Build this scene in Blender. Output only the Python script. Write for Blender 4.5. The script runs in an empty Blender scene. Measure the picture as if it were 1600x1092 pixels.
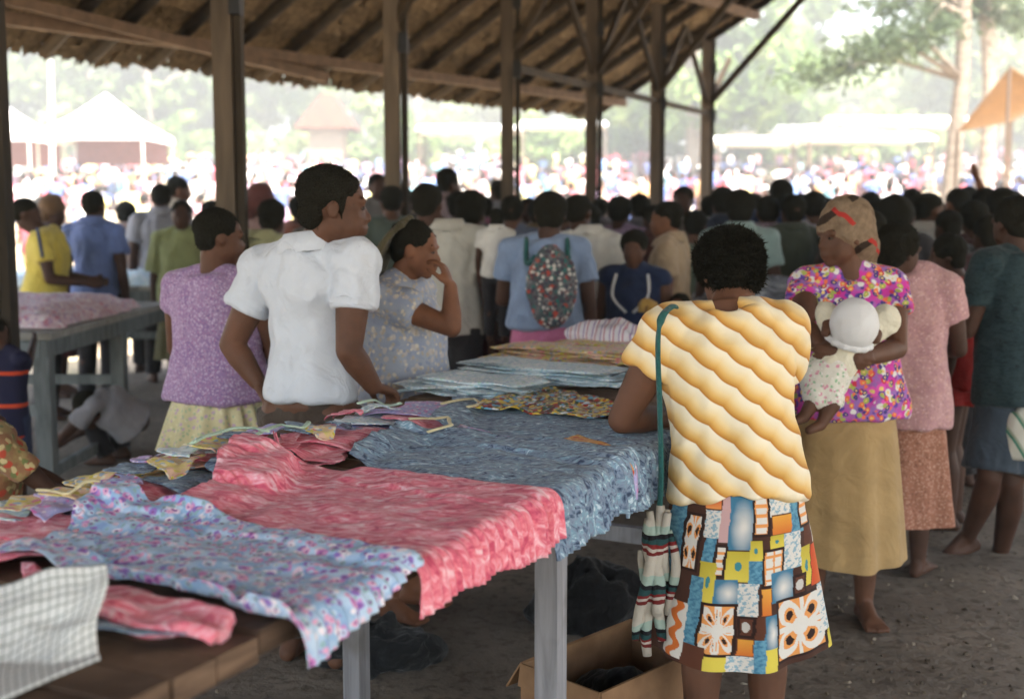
import bpy, bmesh, math, random
import numpy as np
from mathutils import Vector, Matrix

random.seed(7); RNG = np.random.default_rng(11)
scene = bpy.context.scene
C = scene.collection
R = math.radians

# ---------------------------------------------------------------- camera
CAM_H = 1.5; FPX = 1900.0; PITCH = math.atan((546-332)/FPX)
cam_d = bpy.data.cameras.new('camera'); cam = bpy.data.objects.new('camera', cam_d); C.objects.link(cam)
cam.location = (0, 0, CAM_H); cam.rotation_euler = (math.pi/2-PITCH, 0, 0)
cam_d.sensor_width = 36; cam_d.lens = FPX/1600*36; cam_d.clip_start = .05; cam_d.clip_end = 2000
cam_d.dof.use_dof = True; cam_d.dof.focus_distance = 3.1; cam_d.dof.aperture_fstop = 2.6
scene.camera = cam

# ---------------------------------------------------------------- sky, sun, exposure
SUN_EL, SUN_AZ = R(62), R(155)      # azimuth clockwise from +Y: the sun stands behind the camera, to the right
world = bpy.data.worlds.new('World'); scene.world = world; world.use_nodes = True
wn = world.node_tree; bg = wn.nodes['Background']
sk = wn.nodes.new('ShaderNodeTexSky'); sk.sky_type = 'NISHITA'; sk.sun_disc = False
sk.sun_elevation = SUN_EL; sk.sun_rotation = SUN_AZ; sk.air_density = 1.2; sk.dust_density = 3.; sk.ozone_density = 1.2
wn.links.new(sk.outputs[0], bg.inputs[0]); bg.inputs[1].default_value = .13
sd = bpy.data.lights.new('sun', 'SUN'); sd.energy = 5.0; sd.angle = R(.6); sd.color = (1, .95, .87)
sun = bpy.data.objects.new('sun', sd); C.objects.link(sun)
sdir = Vector((math.sin(SUN_AZ)*math.cos(SUN_EL), math.cos(SUN_AZ)*math.cos(SUN_EL), math.sin(SUN_EL)))
sun.rotation_euler = sdir.to_track_quat('Z', 'Y').to_euler(); sun.location = (0, -20, 30)
scene.view_settings.view_transform = 'Standard'; scene.view_settings.look = 'None'
scene.view_settings.gamma = 1; scene.view_settings.use_curve_mapping = False
scene.view_settings.exposure = 2.8
cy = scene.cycles
scene.render.engine = 'CYCLES'; cy.use_denoising = True; cy.max_bounces = 7; cy.diffuse_bounces = 5
cy.glossy_bounces = 2; cy.transmission_bounces = 3; cy.caustics_reflective = False; cy.caustics_refractive = False
cy.sample_clamp_indirect = 6

# ---------------------------------------------------------------- pixel to place
def ray(px, py):
    u = (px-800)/FPX; v = (546-py)/FPX; c, s = math.cos(PITCH), math.sin(PITCH)
    return np.array([u, c+v*s, -s+v*c])
def P(px, py, Y):
    d = ray(px, py); return np.array([0, 0, CAM_H]) + d*(Y/d[1])
def PZ(px, py, z):
    d = ray(px, py); return np.array([0, 0, CAM_H]) + d*((z-CAM_H)/d[2])
def A3(*v): return np.array(v, float)
def unit(v): v = np.asarray(v, float); return v/max(np.linalg.norm(v), 1e-9)

# ---------------------------------------------------------------- materials
def S(r, g, b):
    def l(c):
        c /= 255.; return c/12.92 if c <= .04045 else ((c+.055)/1.055)**2.4
    return (l(r), l(g), l(b), 1)
class Mat:
    def __init__(s, name, coord='Object', scale=(1,1,1), rot=(0,0,0)):
        s.m = bpy.data.materials.new(name); s.m.use_nodes = True; s.t = s.m.node_tree; s.b = s.t.nodes['Principled BSDF']
        tc = s.n('ShaderNodeTexCoord'); mp = s.n('ShaderNodeMapping'); mp.inputs['Scale'].default_value = scale; mp.inputs['Rotation'].default_value = rot
        s.l(tc.outputs[coord], mp.inputs[0]); s.vec = mp.outputs[0]
    def n(s, t, **k):
        x = s.t.nodes.new(t)
        for a, b in k.items(): setattr(x, a, b)
        return x
    def l(s, a, b): s.t.links.new(a, b)
    def put(s, v, inp):
        if v is None: return
        if hasattr(v, 'is_output'): s.l(v, inp)
        else: inp.default_value = v
    def noise(s, sc, det=3, rough=.55, dist=0, vec=None, out=0):
        x = s.n('ShaderNodeTexNoise'); s.l(vec or s.vec, x.inputs['Vector']); x.inputs['Scale'].default_value = sc
        x.inputs['Detail'].default_value = det; x.inputs['Roughness'].default_value = rough; x.inputs['Distortion'].default_value = dist; return x.outputs[out]
    def voro(s, sc, out='Distance', feat='F1', metric='EUCLIDEAN', rand=1, vec=None):
        x = s.n('ShaderNodeTexVoronoi', feature=feat, distance=metric); s.l(vec or s.vec, x.inputs['Vector']); x.inputs['Scale'].default_value = sc
        x.inputs['Randomness'].default_value = rand; return x.outputs[out]
    def ramp(s, f, st, interp='LINEAR'):
        x = s.n('ShaderNodeValToRGB'); cr = x.color_ramp; cr.interpolation = interp
        while len(cr.elements) > 1: cr.elements.remove(cr.elements[-1])
        cr.elements[0].position = st[0][0]; cr.elements[0].color = st[0][1]
        for p, c in st[1:]: e = cr.elements.new(p); e.color = c
        s.l(f, x.inputs[0]); return x.outputs[0]
    def mix(s, f, a, b, mode='MIX'):
        x = s.n('ShaderNodeMix', data_type='RGBA', blend_type=mode); s.put(f, x.inputs[0]); s.put(a, x.inputs[6]); s.put(b, x.inputs[7]); return x.outputs[2]
    def math(s, op, a, b=None, c=None):
        x = s.n('ShaderNodeMath', operation=op); s.put(a, x.inputs[0]); s.put(b, x.inputs[1]); s.put(c, x.inputs[2]); return x.outputs[0]
    def sep(s, v):
        x = s.n('ShaderNodeSeparateXYZ'); s.l(v, x.inputs[0]); return x.outputs
    def comb(s, a, b, c=0.):
        x = s.n('ShaderNodeCombineXYZ'); s.put(a, x.inputs[0]); s.put(b, x.inputs[1]); s.put(c, x.inputs[2]); return x.outputs[0]
    def warp(s, amt, sc, vec=None):
        nz = s.noise(sc, 2, vec=vec, out=1); x = s.n('ShaderNodeVectorMath', operation='MULTIPLY_ADD'); y = s.n('ShaderNodeVectorMath', operation='SUBTRACT')
        s.l(nz, y.inputs[0]); y.inputs[1].default_value = (.5,.5,.5); s.l(y.outputs[0], x.inputs[0]); x.inputs[1].default_value = (amt,)*3; s.l(vec or s.vec, x.inputs[2]); return x.outputs[0]
    def attr(s, name):
        x = s.n('ShaderNodeAttribute', attribute_name=name); return x.outputs[0]
    def bump(s, h, st=.3, d=.01):
        x = s.n('ShaderNodeBump'); x.inputs['Strength'].default_value = st; x.inputs['Distance'].default_value = d; s.l(h, x.inputs['Height']); s.l(x.outputs[0], s.b.inputs['Normal'])
    def out(s, col, rough=.85, spec=.25, sheen=0):
        s.put(col, s.b.inputs['Base Color']); s.put(rough, s.b.inputs['Roughness']); s.b.inputs['Specular IOR Level'].default_value = spec
        if sheen: s.b.inputs['Sheen Weight'].default_value = sheen
        return s.m

_mc = {}
def creases(m, fold, vec=None):
    """relief of worn cotton: soft folds, sharp little creases, weave"""
    a = m.noise(fold*.8, 2, .5, 1.2, vec=vec); b = m.math('ABSOLUTE', m.math('SUBTRACT', m.noise(fold*1.5, 3, .55, 1.0, vec=vec), .5))
    return m.math('ADD', m.math('SUBTRACT', a, m.math('MULTIPLY', b, .5)), m.math('MULTIPLY', m.noise(330, 1, vec=vec), .03))
def cloth(r, g, b, fold=9, name='plain_cloth', var=.12):
    """plain woven cloth with creases in its relief"""
    k = (r, g, b, fold)
    if k in _mc: return _mc[k]
    m = Mat(name); c = S(r, g, b)
    d = tuple(x*(1-var*1.6) for x in c[:3])+(1,); e = tuple(min(1, x*(1+var)) for x in c[:3])+(1,)
    col = m.ramp(m.noise(7, 4), [(.3, d), (.55, c), (.75, e)])
    m.bump(creases(m, fold), .8, .03)
    _mc[k] = m.out(col, .88, .18, .15); return _mc[k]
def print_floral(name, base, spots, sc=26, centre=None, base2=None, dens=.32, coord='Object', soft=.03, fold=9):
    """printed cotton: scattered flower heads of several inks"""
    m = Mat(name, coord); w = m.warp(.02, 30)
    col = m.mix(m.ramp(m.noise(14, 3), [(.42, (0,0,0,1)), (.58, (1,1,1,1))]), base, base2 or base)
    for i, c in enumerate(spots):
        x = m.n('ShaderNodeVectorMath', operation='ADD'); m.l(w, x.inputs[0]); x.inputs[1].default_value = (3.7*i+1, 5.1*i, 2.3*i); v = x.outputs[0]
        d = m.voro(sc*(1+.17*i), vec=v); f = m.ramp(d, [(dens-soft*(1+i%2), (1,1,1,1)), (dens+soft, (0,0,0,1))])
        col = m.mix(f, col, c)
        if centre: col = m.mix(m.ramp(d, [(dens*.36, (1,1,1,1)), (dens*.36+.05, (0,0,0,1))]), col, centre)
    m.bump(creases(m, fold), .5, .02)
    return m.out(col, .86, .2, .1)
def print_streak(name, cols, sc=(60, 22, 40), coord='Object', rot=(0,0,0), dist=1.2, fold=8):
    """abstract brushed print: several inks broken up along one direction"""
    m = Mat(name, coord, scale=sc, rot=rot)
    f = m.noise(1, 4, .62, dist); n = len(cols)
    col = m.ramp(f, [(.35+.30*i/(n-1), c) for i, c in enumerate(cols)])
    m2 = m.n('ShaderNodeTexCoord'); m.bump(creases(m, fold, m2.outputs['Object']), .5, .02)
    return m.out(col, .86, .2, .1)
def skin(name, r, g, b, rough=.58):
    m = Mat(name); c = S(r, g, b); d = tuple(x*.72 for x in c[:3])+(1,); e = (min(1, c[0]*1.22), c[1]*1.18, c[2]*1.15, 1)
    col = m.ramp(m.noise(9, 4), [(.32, d), (.52, c), (.72, e)])
    m.bump(m.noise(260, 2), .12, .002)
    mm = m.out(col, rough, .25); return mm
def hairmat(name, r, g, b):
    m = Mat(name); c = S(r, g, b); d = tuple(x*.5 for x in c[:3])+(1,)
    h = m.noise(170, 3); m.bump(h, .9, .012)
    return m.out(m.ramp(h, [(.35, d), (.7, c)]), .95, .1)
def wood(name, c1, c2, sc=(3, 40, 40), coord='Object', rough=.8, stain=None):
    m = Mat(name, coord, scale=sc); f = m.noise(1, 5, .6, .6)
    oi = m.n('ShaderNodeObjectInfo')
    col = m.ramp(f, [(.3, c1), (.7, c2)])
    hsv = m.n('ShaderNodeHueSaturation'); m.l(col, hsv.inputs['Color']); m.l(m.math('MULTIPLY_ADD', oi.outputs['Random'], .5, .75), hsv.inputs['Value']); col = hsv.outputs[0]
    if stain:
        tc = m.n('ShaderNodeTexCoord'); col = m.mix(m.ramp(m.noise(5, 3, vec=tc.outputs['Object']), [(.55, (0,0,0,1)), (.72, (.8,.8,.8,1))]), col, stain)
    m.bump(f, .4, .006); return m.out(col, rough, .25)

# ---------------------------------------------------------------- mesh building
class MB:
    def __init__(s): s.v = []; s.f = []; s.k = 0
    def add(s, v, f):
        v = np.asarray(v, float).reshape(-1, 3); s.v.append(v)
        k = s.k; s.f.extend([tuple(i+k for i in q) for q in f]); s.k += len(v); return s
    def verts(s): return np.concatenate(s.v) if s.v else np.zeros((0, 3))
    def box(s, c, h, M=None):
        c = np.asarray(c, float); h = np.asarray(h, float)
        q = np.array([[x, y, z] for x in (-1,1) for y in (-1,1) for z in (-1,1)], float)*h
        if M is not None: q = q @ np.asarray(M).T
        return s.add(q+c, [(0,1,3,2),(4,6,7,5),(0,4,5,1),(2,3,7,6),(0,2,6,4),(1,5,7,3)])
    def beam(s, a, b, w, h, up=(0,0,1)):
        a = np.asarray(a, float); b = np.asarray(b, float); d = unit(b-a); x = np.cross(d, up)
        x = unit(x) if np.linalg.norm(x) > 1e-4 else A3(1,0,0); u = np.cross(x, d)
        return s.box((a+b)/2, (w/2, np.linalg.norm(b-a)/2, h/2), np.array([x, d, u]).T)
    def loft(s, rings, n=20, cap=True, p=2.0):
        """rings: (centre, lateral axis vector, depth axis vector); super-ellipse of power p"""
        t = np.linspace(0, 2*np.pi, n, endpoint=False); ct, st = np.cos(t), np.sin(t)
        if p != 2: ct = np.sign(ct)*abs(ct)**(2/p); st = np.sign(st)*abs(st)**(2/p)
        V = [np.asarray(c)[None]+ct[:,None]*np.asarray(a)[None]+st[:,None]*np.asarray(b)[None] for c, a, b in rings]
        F = []; m = len(rings)
        for i in range(m-1):
            for j in range(n):
                F.append((i*n+j, i*n+(j+1) % n, (i+1)*n+(j+1) % n, (i+1)*n+j))
        if cap:
            F.append(tuple(range(n-1, -1, -1))); F.append(tuple((m-1)*n+j for j in range(n)))
        return s.add(np.concatenate(V), F)
    def tube(s, pts, rs, n=10, cap=True, flat=1.0):
        pts = [np.asarray(p, float) for p in pts]; rings = []
        ref = A3(.31, .17, .93)
        for i, p in enumerate(pts):
            d = unit(pts[min(i+1, len(pts)-1)]-pts[max(i-1, 0)]); x = np.cross(d, ref)
            if np.linalg.norm(x) < .05: x = np.cross(d, A3(1,0,0))
            x = unit(x); y = np.cross(d, x); r = rs[i] if hasattr(rs, '__len__') else rs
            rings.append((p, x*r, y*r*flat))
        return s.loft(rings, n, cap)
    def curve(s, pts, rs, n=8, flat=1.0, k=5):
        """tube along a smooth curve through the points"""
        p = [np.asarray(q, float) for q in pts]; out = []
        for i in range(len(p)-1):
            a, b, c, d = p[max(i-1, 0)], p[i], p[i+1], p[min(i+2, len(p)-1)]
            for j in range(k): t = j/k; out.append(.5*((2*b)+(c-a)*t+(2*a-5*b+4*c-d)*t*t+(3*b-a-3*c+d)*t**3))
        out.append(p[-1]); rr = rs if not hasattr(rs, '__len__') else np.interp(np.linspace(0, len(p)-1, len(out)), range(len(p)), rs)
        return s.tube(out, rr, n, True, flat)
    def cap(s, a, ra, b, rb, n=12):
        """tapered capsule with round ends"""
        a = np.asarray(a, float); b = np.asarray(b, float); d = unit(b-a)
        pts = [(a-d*ra*k, ra*math.sqrt(max(0, 1-k*k))) for k in (.98, .8, .45)]+[(a, ra), (b, rb)]+[(b+d*rb*k, rb*math.sqrt(max(0, 1-k*k))) for k in (.45, .8, .98)]
        x = np.cross(d, A3(.31,.17,.93)); x = unit(x if np.linalg.norm(x) > .05 else np.cross(d, A3(1,0,0))); y = np.cross(d, x)
        return s.loft([(p, x*r, y*r) for p, r in pts], n)
    def ell(s, c, ax, ay, az, nu=16, nv=10):
        """ellipsoid with three axis vectors"""
        c = np.asarray(c, float); rings = []
        for i in range(nv+1):
            th = math.pi*(.03+.94*i/nv); rings.append((c-np.asarray(az)*math.cos(th), np.asarray(ax)*math.sin(th), np.asarray(ay)*math.sin(th)))
        return s.loft(rings, nu)
    def sph(s, c, r, nu=14, nv=8): return s.ell(c, (r,0,0), (0,r,0), (0,0,r), nu, nv)

def mesh_from(name, v, f, smooth=True):
    me = bpy.data.meshes.new(name); me.from_pydata(np.asarray(v).tolist(), [], f); me.update()
    if smooth: me.polygons.foreach_set('use_smooth', [True]*len(me.polygons))
    return me
def link(name, me, mat=None, parent=None, base=None):
    """one mesh object; vertices given in world space are taken relative to base"""
    o = bpy.data.objects.new(name, me); C.objects.link(o)
    if mat is not None and len(me.materials) == 0: me.materials.append(mat)
    if parent is not None: o.parent = parent
    return o
def obj(name, mb, mat, parent=None, smooth=False):
    v = mb.verts()
    if parent is not None: v = v-np.array(parent.matrix_basis.translation)
    return link(name, mesh_from(name, v, mb.f, smooth), mat, parent)
def thing(name, label, cat, loc=(0,0,0), group=None):
    o = bpy.data.objects.new(name, None); C.objects.link(o); o.location = tuple(float(x) for x in loc); o.empty_display_size = .1
    o.matrix_basis = Matrix.Translation(o.location); return tag(o, label, cat, group)
def tag(o, label, cat, group=None, kind=None):
    if label: o['label'] = label
    if cat: o['category'] = cat
    if group: o['group'] = group
    if kind: o['kind'] = kind
    return o
def solid(name, mb, mat, label, cat, group=None, smooth=False, origin=None):
    v = mb.verts(); b = np.array(origin if origin is not None else [v[:,0].mean(), v[:,1].mean(), v[:,2].min()])
    o = link(name, mesh_from(name, v-b, mb.f, smooth), mat); o.location = b; return tag(o, label, cat, group)

TMP = bpy.data.scenes.new('remesh_bench')
def remesh(mb, voxel, smooth=3, fac=.5):
    """fuse overlapping closed shapes into one continuous skin"""
    me = mesh_from('tmp', mb.verts(), mb.f); o = bpy.data.objects.new('tmp', me); TMP.collection.objects.link(o)
    m = o.modifiers.new('r', 'REMESH'); m.mode = 'VOXEL'; m.voxel_size = voxel
    if smooth:
        q = o.modifiers.new('s', 'SMOOTH'); q.iterations = smooth; q.factor = fac
    with bpy.context.temp_override(scene=TMP, view_layer=TMP.view_layers[0]):
        dg = bpy.context.evaluated_depsgraph_get()
    dg.update()
    r = bpy.data.meshes.new_from_object(o.evaluated_get(dg), depsgraph=dg)
    bpy.data.objects.remove(o); bpy.data.meshes.remove(me)
    r.polygons.foreach_set('use_smooth', [True]*len(r.polygons)); return r
def get_v(me):
    a = np.empty(len(me.vertices)*3); me.vertices.foreach_get('co', a); return a.reshape(-1, 3)
def get_n(me):
    a = np.empty(len(me.vertices)*3); me.vertex_normals.foreach_get('vector', a); return a.reshape(-1, 3)
def set_v(me, v): me.vertices.foreach_set('co', np.asarray(v, float).ravel()); me.update()
def wav(p, freq, seed=0, oct=3):
    """smooth pseudo noise in about -1..1"""
    r = np.random.default_rng(seed); p = np.asarray(p, float); out = np.zeros(len(p)); a = 1.; tot = 0
    for o in range(oct):
        for k in range(4):
            d = r.normal(size=3); d /= np.linalg.norm(d); e = r.normal(size=3); e /= np.linalg.norm(e)
            out += a*np.sin(p@d*freq*2*np.pi*r.uniform(.7, 1.3)+r.uniform(0, 7)+1.3*np.sin(p@e*freq*4.1+r.uniform(0, 7)))*.5
        tot += a; a *= .5; freq *= 2.03
    return out/tot
# ================================================================ THE SETTING
def zg(x, y):
    """height of the terrain: level market floor, then a slope that rises behind the shelter"""
    t = max(0., y-19.); s = t*t/(t+7.)*.078
    s = s if s < 7 else 7+(s-7)*.25
    return s+.06*math.sin(x*.31)*min(1, t/8)
m = Mat('dusty_ground'); 
c = m.ramp(m.noise(.6, 5), [(.3, S(150,132,110)), (.5, S(172,154,130)), (.7, S(140,136,96))])
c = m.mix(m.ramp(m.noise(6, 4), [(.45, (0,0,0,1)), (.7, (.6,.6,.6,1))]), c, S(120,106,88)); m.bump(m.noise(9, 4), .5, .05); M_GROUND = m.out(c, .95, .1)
xs = np.unique(np.concatenate([np.linspace(-260, 260, 40), np.linspace(-40, 60, 60)])); ys = np.unique(np.concatenate([np.linspace(-60, 320, 50), np.linspace(15, 90, 60)]))
gv = [(x, y, zg(x, y)) for y in ys for x in xs]; nx = len(xs)
gf = [(j*nx+i, j*nx+i+1, (j+1)*nx+i+1, (j+1)*nx+i) for j in range(len(ys)-1) for i in range(nx-1)]
g = link('ground', mesh_from('ground', gv, gf), M_GROUND); g['kind'] = 'structure'

# roof frame of reference: eave line E, up-slope direction G
EZ = 2.9
EA, EB = PZ(10, 64, EZ), PZ(913, 173, EZ)
Ed = unit(EB-EA); Gd = A3(Ed[1], -Ed[0], 0); SLOPE = .5; Gs = unit(Gd+A3(0,0,SLOPE)); Nn = np.cross(Gs, Ed)
if Nn[2] < 0: Nn = -Nn
ELEN = np.linalg.norm(EB-EA)
def roof(e, g, dz=0):
    """point under the thatch: e metres along the eave from its left pixel, g metres up-slope (plan)"""
    return EA+Ed*e+Gd*g+A3(0, 0, g*SLOPE+dz)
def roof_z(x, y):
    q = A3(x, y, 0)-A3(EA[0], EA[1], 0); return EZ+SLOPE*float(q@Gd)
E0, E1, GR = -13., ELEN, 7.4
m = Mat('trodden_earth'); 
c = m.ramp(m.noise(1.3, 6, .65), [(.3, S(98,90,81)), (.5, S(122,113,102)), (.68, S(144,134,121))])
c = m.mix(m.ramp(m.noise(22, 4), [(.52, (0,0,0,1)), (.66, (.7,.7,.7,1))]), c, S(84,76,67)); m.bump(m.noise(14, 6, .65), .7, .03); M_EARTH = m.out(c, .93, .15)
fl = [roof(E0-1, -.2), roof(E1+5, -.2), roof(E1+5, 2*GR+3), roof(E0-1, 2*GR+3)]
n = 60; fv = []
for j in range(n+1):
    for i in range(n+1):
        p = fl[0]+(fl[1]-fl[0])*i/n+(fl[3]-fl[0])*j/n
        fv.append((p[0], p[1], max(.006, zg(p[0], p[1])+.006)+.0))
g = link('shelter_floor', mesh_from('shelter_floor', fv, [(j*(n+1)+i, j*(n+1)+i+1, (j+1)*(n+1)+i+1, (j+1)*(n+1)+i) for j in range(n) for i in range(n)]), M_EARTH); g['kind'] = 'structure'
# litter on the trodden earth
mb = MB()
for i in range(520):
    if i < 320: p = PZ(random.uniform(1100, 1600), random.uniform(720, 1092), 0)
    else: p = A3(random.uniform(-3, 4), random.uniform(2, 11), 0)
    r = random.uniform(.004, .016); a = random.uniform(0, 6.28); h = random.uniform(.003, .009)
    mb.loft([(p+A3(0,0,.004), A3(math.cos(a), math.sin(a), 0)*r, A3(-math.sin(a), math.cos(a), 0)*r*.6), (p+A3(0,0,.006+h), A3(math.cos(a), math.sin(a), .3)*r*.6, A3(-math.sin(a), math.cos(a), 0)*r*.3)], 5)
m = Mat('litter'); o = obj('litter', mb, m.out(m.ramp(m.noise(3, 2), [(.4, S(62,54,46)), (.55, S(112,102,88)), (.72, S(176,166,150))]), .9)); tag(o, 'small scraps and leaves littering the trodden earth', 'litter', kind='stuff')

# ---------------------------------------------------------------- the thatched shelter
M_POST = wood('post_timber', S(84,74,62), S(120,106,90), (14, 14, 1.5))
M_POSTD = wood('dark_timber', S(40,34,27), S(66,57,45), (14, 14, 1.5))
M_RAFT = wood('rafter_pole', S(40,32,23), S(72,59,43), (10, 10, 10))
M_BEAM = wood('purlin_timber', S(96,78,62), S(134,110,90), (10, 10, 10))
m = Mat('palm_thatch', scale=(1,1,1)); oi = m.n('ShaderNodeObjectInfo')
c = m.ramp(m.noise(16, 5, .65), [(.28, S(90,76,58)), (.5, S(136,116,90)), (.72, S(178,156,124))]); 
hs = m.n('ShaderNodeHueSaturation'); m.l(c, hs.inputs['Color']); m.l(m.math('MULTIPLY_ADD', oi.outputs['Random'], .45, .78), hs.inputs['Value'])
m.bump(m.noise(70, 3), .6, .02); M_THATCH = m.out(hs.outputs[0], .95, .1)
M_IRON = Mat('dark_iron').out(S(38,38,40), .6, .4)
shel = thing('market_shelter', 'open market shelter with timber posts and a palm thatch roof', 'shelter', (0, 0, 0))
POSTS = []
for k in range(-1, 6):
    px = 1755-6130/(4.4+k) if k >= 0 else -16; Y = 7.54*(4.4+k)/4.4; b = PZ(px, 332, 1.5) if False else P(px, 332, Y)
    x, y = b[0], b[1]; POSTS.append((x, y)); top = roof_z(x, y)-.1
    mb = MB(); mb.box((x-.025, y, top/2), (.058, .055, top/2)); po = obj('post', mb, M_POST, shel)
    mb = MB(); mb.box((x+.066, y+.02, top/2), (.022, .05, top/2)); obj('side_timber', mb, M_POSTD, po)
    for zz in (2.75, 3.35):
        mb = MB(); mb.box((x+.062, y-.01, zz), (.034, .068, .07)); obj('bracket', mb, M_IRON, po)
row = unit(A3(POSTS[6][0]-POSTS[1][0], POSTS[6][1]-POSTS[1][1], 0))
for i, (x, y) in enumerate(POSTS):
    p = A3(x, y, 2.88)
    # knee braces up towards the ridge and along the row
    q = p+Gd*1.75; q[2] = roof_z(q[0], q[1])-.12; obj('brace', MB().beam(p, q, .06, .07), M_RAFT, shel)
    for s in ((-1, 1) if i >= 4 else ()):
        q = p+row*s*.95; q[2] = min(3.9, roof_z(q[0], q[1])-.15)
        obj('brace', MB().beam(p+A3(0,0,.0), q, .05, .06), M_RAFT, shel)
    if i < 6:
        a, b = A3(x, y, 2.78), A3(POSTS[i+1][0], POSTS[i+1][1], 2.78)
        if i >= 3: obj('tie_beam', MB().beam(a, b, .05, .06), M_RAFT, shel)
# rafters, purlins, courses of thatch
for e in np.arange(E0+.2, E1, .62):
    j = random.uniform(-.12, .12)
    a, b = roof(e+j, .05, -.10), roof(e+j*.4, GR, -.10); obj('rafter', MB().tube([a, (a+b)/2+A3(0,0,random.uniform(-.03,.03)), b], [.06, .066, .06], 7), M_RAFT, shel, True)
for g in (.55, 2.5, 4.6, 6.6):
    obj('purlin', MB().beam(roof(E0, g, -.19), roof(E1+.15, g, -.19), .09, .1), M_BEAM, shel)
obj('purlin', MB().beam(roof(-6, 1.25, -.05), roof(3.2, .45, -.28), .07, .09), M_BEAM, shel)
obj('verge_rafter', MB().tube([roof(E1+.12, .05, -.1), roof(E1+.12, GR, -.1)], .05, 7), M_RAFT, shel, True)
g = .06; ci = 0
while g < GR:
    mb = MB(); n = 0
    step = .135 if g < 4.2 else .25; w = .085 if g < 4.2 else .2
    e = E0
    V = []; F = []
    while e < E1+.2:
        ww = w*random.uniform(.7, 1.3); L = random.uniform(.2, .34)*(1.0 if g > -.3 else 1.15); dz = random.uniform(-.02, .0)
        sk_ = random.uniform(-.05, .05)
        a = roof(e, g+L*.6, .03); b = roof(e+ww, g+L*.6, .03); c_ = roof(e+ww+sk_, g-L*.25, -.055+dz-random.uniform(0, .02)); d = roof(e+sk_, g-L*.25, -.055+dz)
        k = len(V); V += [a, b, c_, d]; F.append((k, k+1, k+2, k+3)); e += ww*.93
    mb.add(V, F); mb.beam(roof(E0, g+.05, -.045), roof(E1+.2, g+.05, -.045), .018, .018, Nn)
    obj('thatch_course', mb, M_THATCH, shel); g += step*random.uniform(.9, 1.1)
# ragged fringe of the eave
V = []; F = []; e = E0
while e < E1+.25:
    L = random.uniform(.05, .13)+.025*math.sin(e*2.3); ww = random.uniform(.03, .07); a = roof(e, -.04+random.uniform(-.04,.04), .04); b = roof(e+ww, -.04, .04)
    k = len(V); V += [a, b, b+A3(random.uniform(-.02,.02),0,-L*random.uniform(.6,1)), a+A3(random.uniform(-.02,.02),0,-L)]; F.append((k, k+1, k+2, k+3)); e += ww*.7
o = obj('eave_fringe', MB().add(V, F), M_THATCH, shel); o['kind'] = 'stuff'
# roof slabs: far slope, near slope
def slab(pts, th):
    a = np.array(pts); b = a+A3(0,0,th); return MB().add(np.concatenate([a, b]), [(3,2,1,0),(4,5,6,7),(0,1,5,4),(1,2,6,5),(2,3,7,6),(3,0,4,7)])
obj('thatch_layer', slab([roof(E0, -.06, .05), roof(E1+.25, -.06, .05), roof(E1+.25, GR, .05), roof(E0, GR, .05)], .18), M_THATCH, shel)
rz = GR*SLOPE+EZ
def roof2(e, g): p = roof(e, GR); return p+Gd*g+A3(0,0,-g*SLOPE)
obj('thatch_layer', slab([roof2(E0, 0.03)+A3(0,0,.05), roof2(E1+.25, 0.03)+A3(0,0,.05), roof2(E1+.25, GR-.6)+A3(0,0,.05), roof2(E0, GR-.6)+A3(0,0,.05)], .18), M_THATCH, shel)
for e in np.arange(E0+.2, E1, 1.6):
    obj('rafter', MB().tube([roof2(e, 0)+A3(0,0,-.08), roof2(e, GR-.6)+A3(0,0,-.08)], .05, 6), M_RAFT, shel, True)
for e in np.arange(E0+1, E1+.5, 4.2):   # posts of the near eave, behind the photographer
    p = roof2(e, GR-1.1); obj('post', MB().box((p[0], p[1], p[2]/2-.03), (.08, .08, p[2]/2-.03)), M_POST, shel)

# ---------------------------------------------------------------- beyond the shelter: trees
def leafmat(name, a, b, c_):
    m = Mat(name); oi = m.n('ShaderNodeObjectInfo')
    col = m.ramp(m.noise(.9, 4), [(.3, a), (.52, b), (.72, c_)]); hs = m.n('ShaderNodeHueSaturation'); m.l(col, hs.inputs['Color'])
    m.l(m.math('MULTIPLY_ADD', oi.outputs['Random'], .5, .75), hs.inputs['Value']); mm = m.out(hs.outputs[0], .6, .3)
    tr = m.n('ShaderNodeBsdfTranslucent'); m.l(hs.outputs[0], tr.inputs[0]); mx = m.n('ShaderNodeMixShader'); mx.inputs[0].default_value = .35
    o = m.t.nodes['Material Output']; m.l(m.b.outputs[0], mx.inputs[1]); m.l(tr.outputs[0], mx.inputs[2]); m.l(mx.outputs[0], o.inputs[0]); return mm
M_LEAF = leafmat('broad_leaves', S(62,84,38), S(92,114,54), S(128,144,78))
M_LEAFP = leafmat('pale_leaves', S(96,118,64), S(126,142,84), S(158,168,108))
M_NEEDLE = leafmat('dark_fronds', S(56,70,42), S(76,90,56), S(100,110,72))
M_BARK = wood('bark', S(104,92,80), S(150,136,120), (4, 4, 14))
def crown_mesh(seed, rx, rz_, nclump, nleaf, size, flat=.75):
    r = np.random.default_rng(seed); V = []; F = []
    for i in range(nclump):
        d = r.normal(size=3); d /= np.linalg.norm(d); rad = r.uniform(.35, 1)**.6; cc = d*rad*A3(rx, rx, rz_); cr = r.uniform(.22, .42)*rx*flat
        for j in range(nleaf):
            q = r.normal(size=3); q /= np.linalg.norm(q); p = cc+q*cr*r.uniform(.4, 1)*A3(1, 1, .7)
            n_ = unit(q+r.normal(size=3)*.6+A3(0,0,.4)); x = unit(np.cross(n_, r.normal(size=3))); y = np.cross(n_, x); s = size*r.uniform(.6, 1.4)
            k = len(V); V += [p-x*s, p-y*s*.45, p+x*s, p+y*s*.45]; F.append((k, k+1, k+2, k+3))
    return mesh_from('crown', V, F, False)
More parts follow.
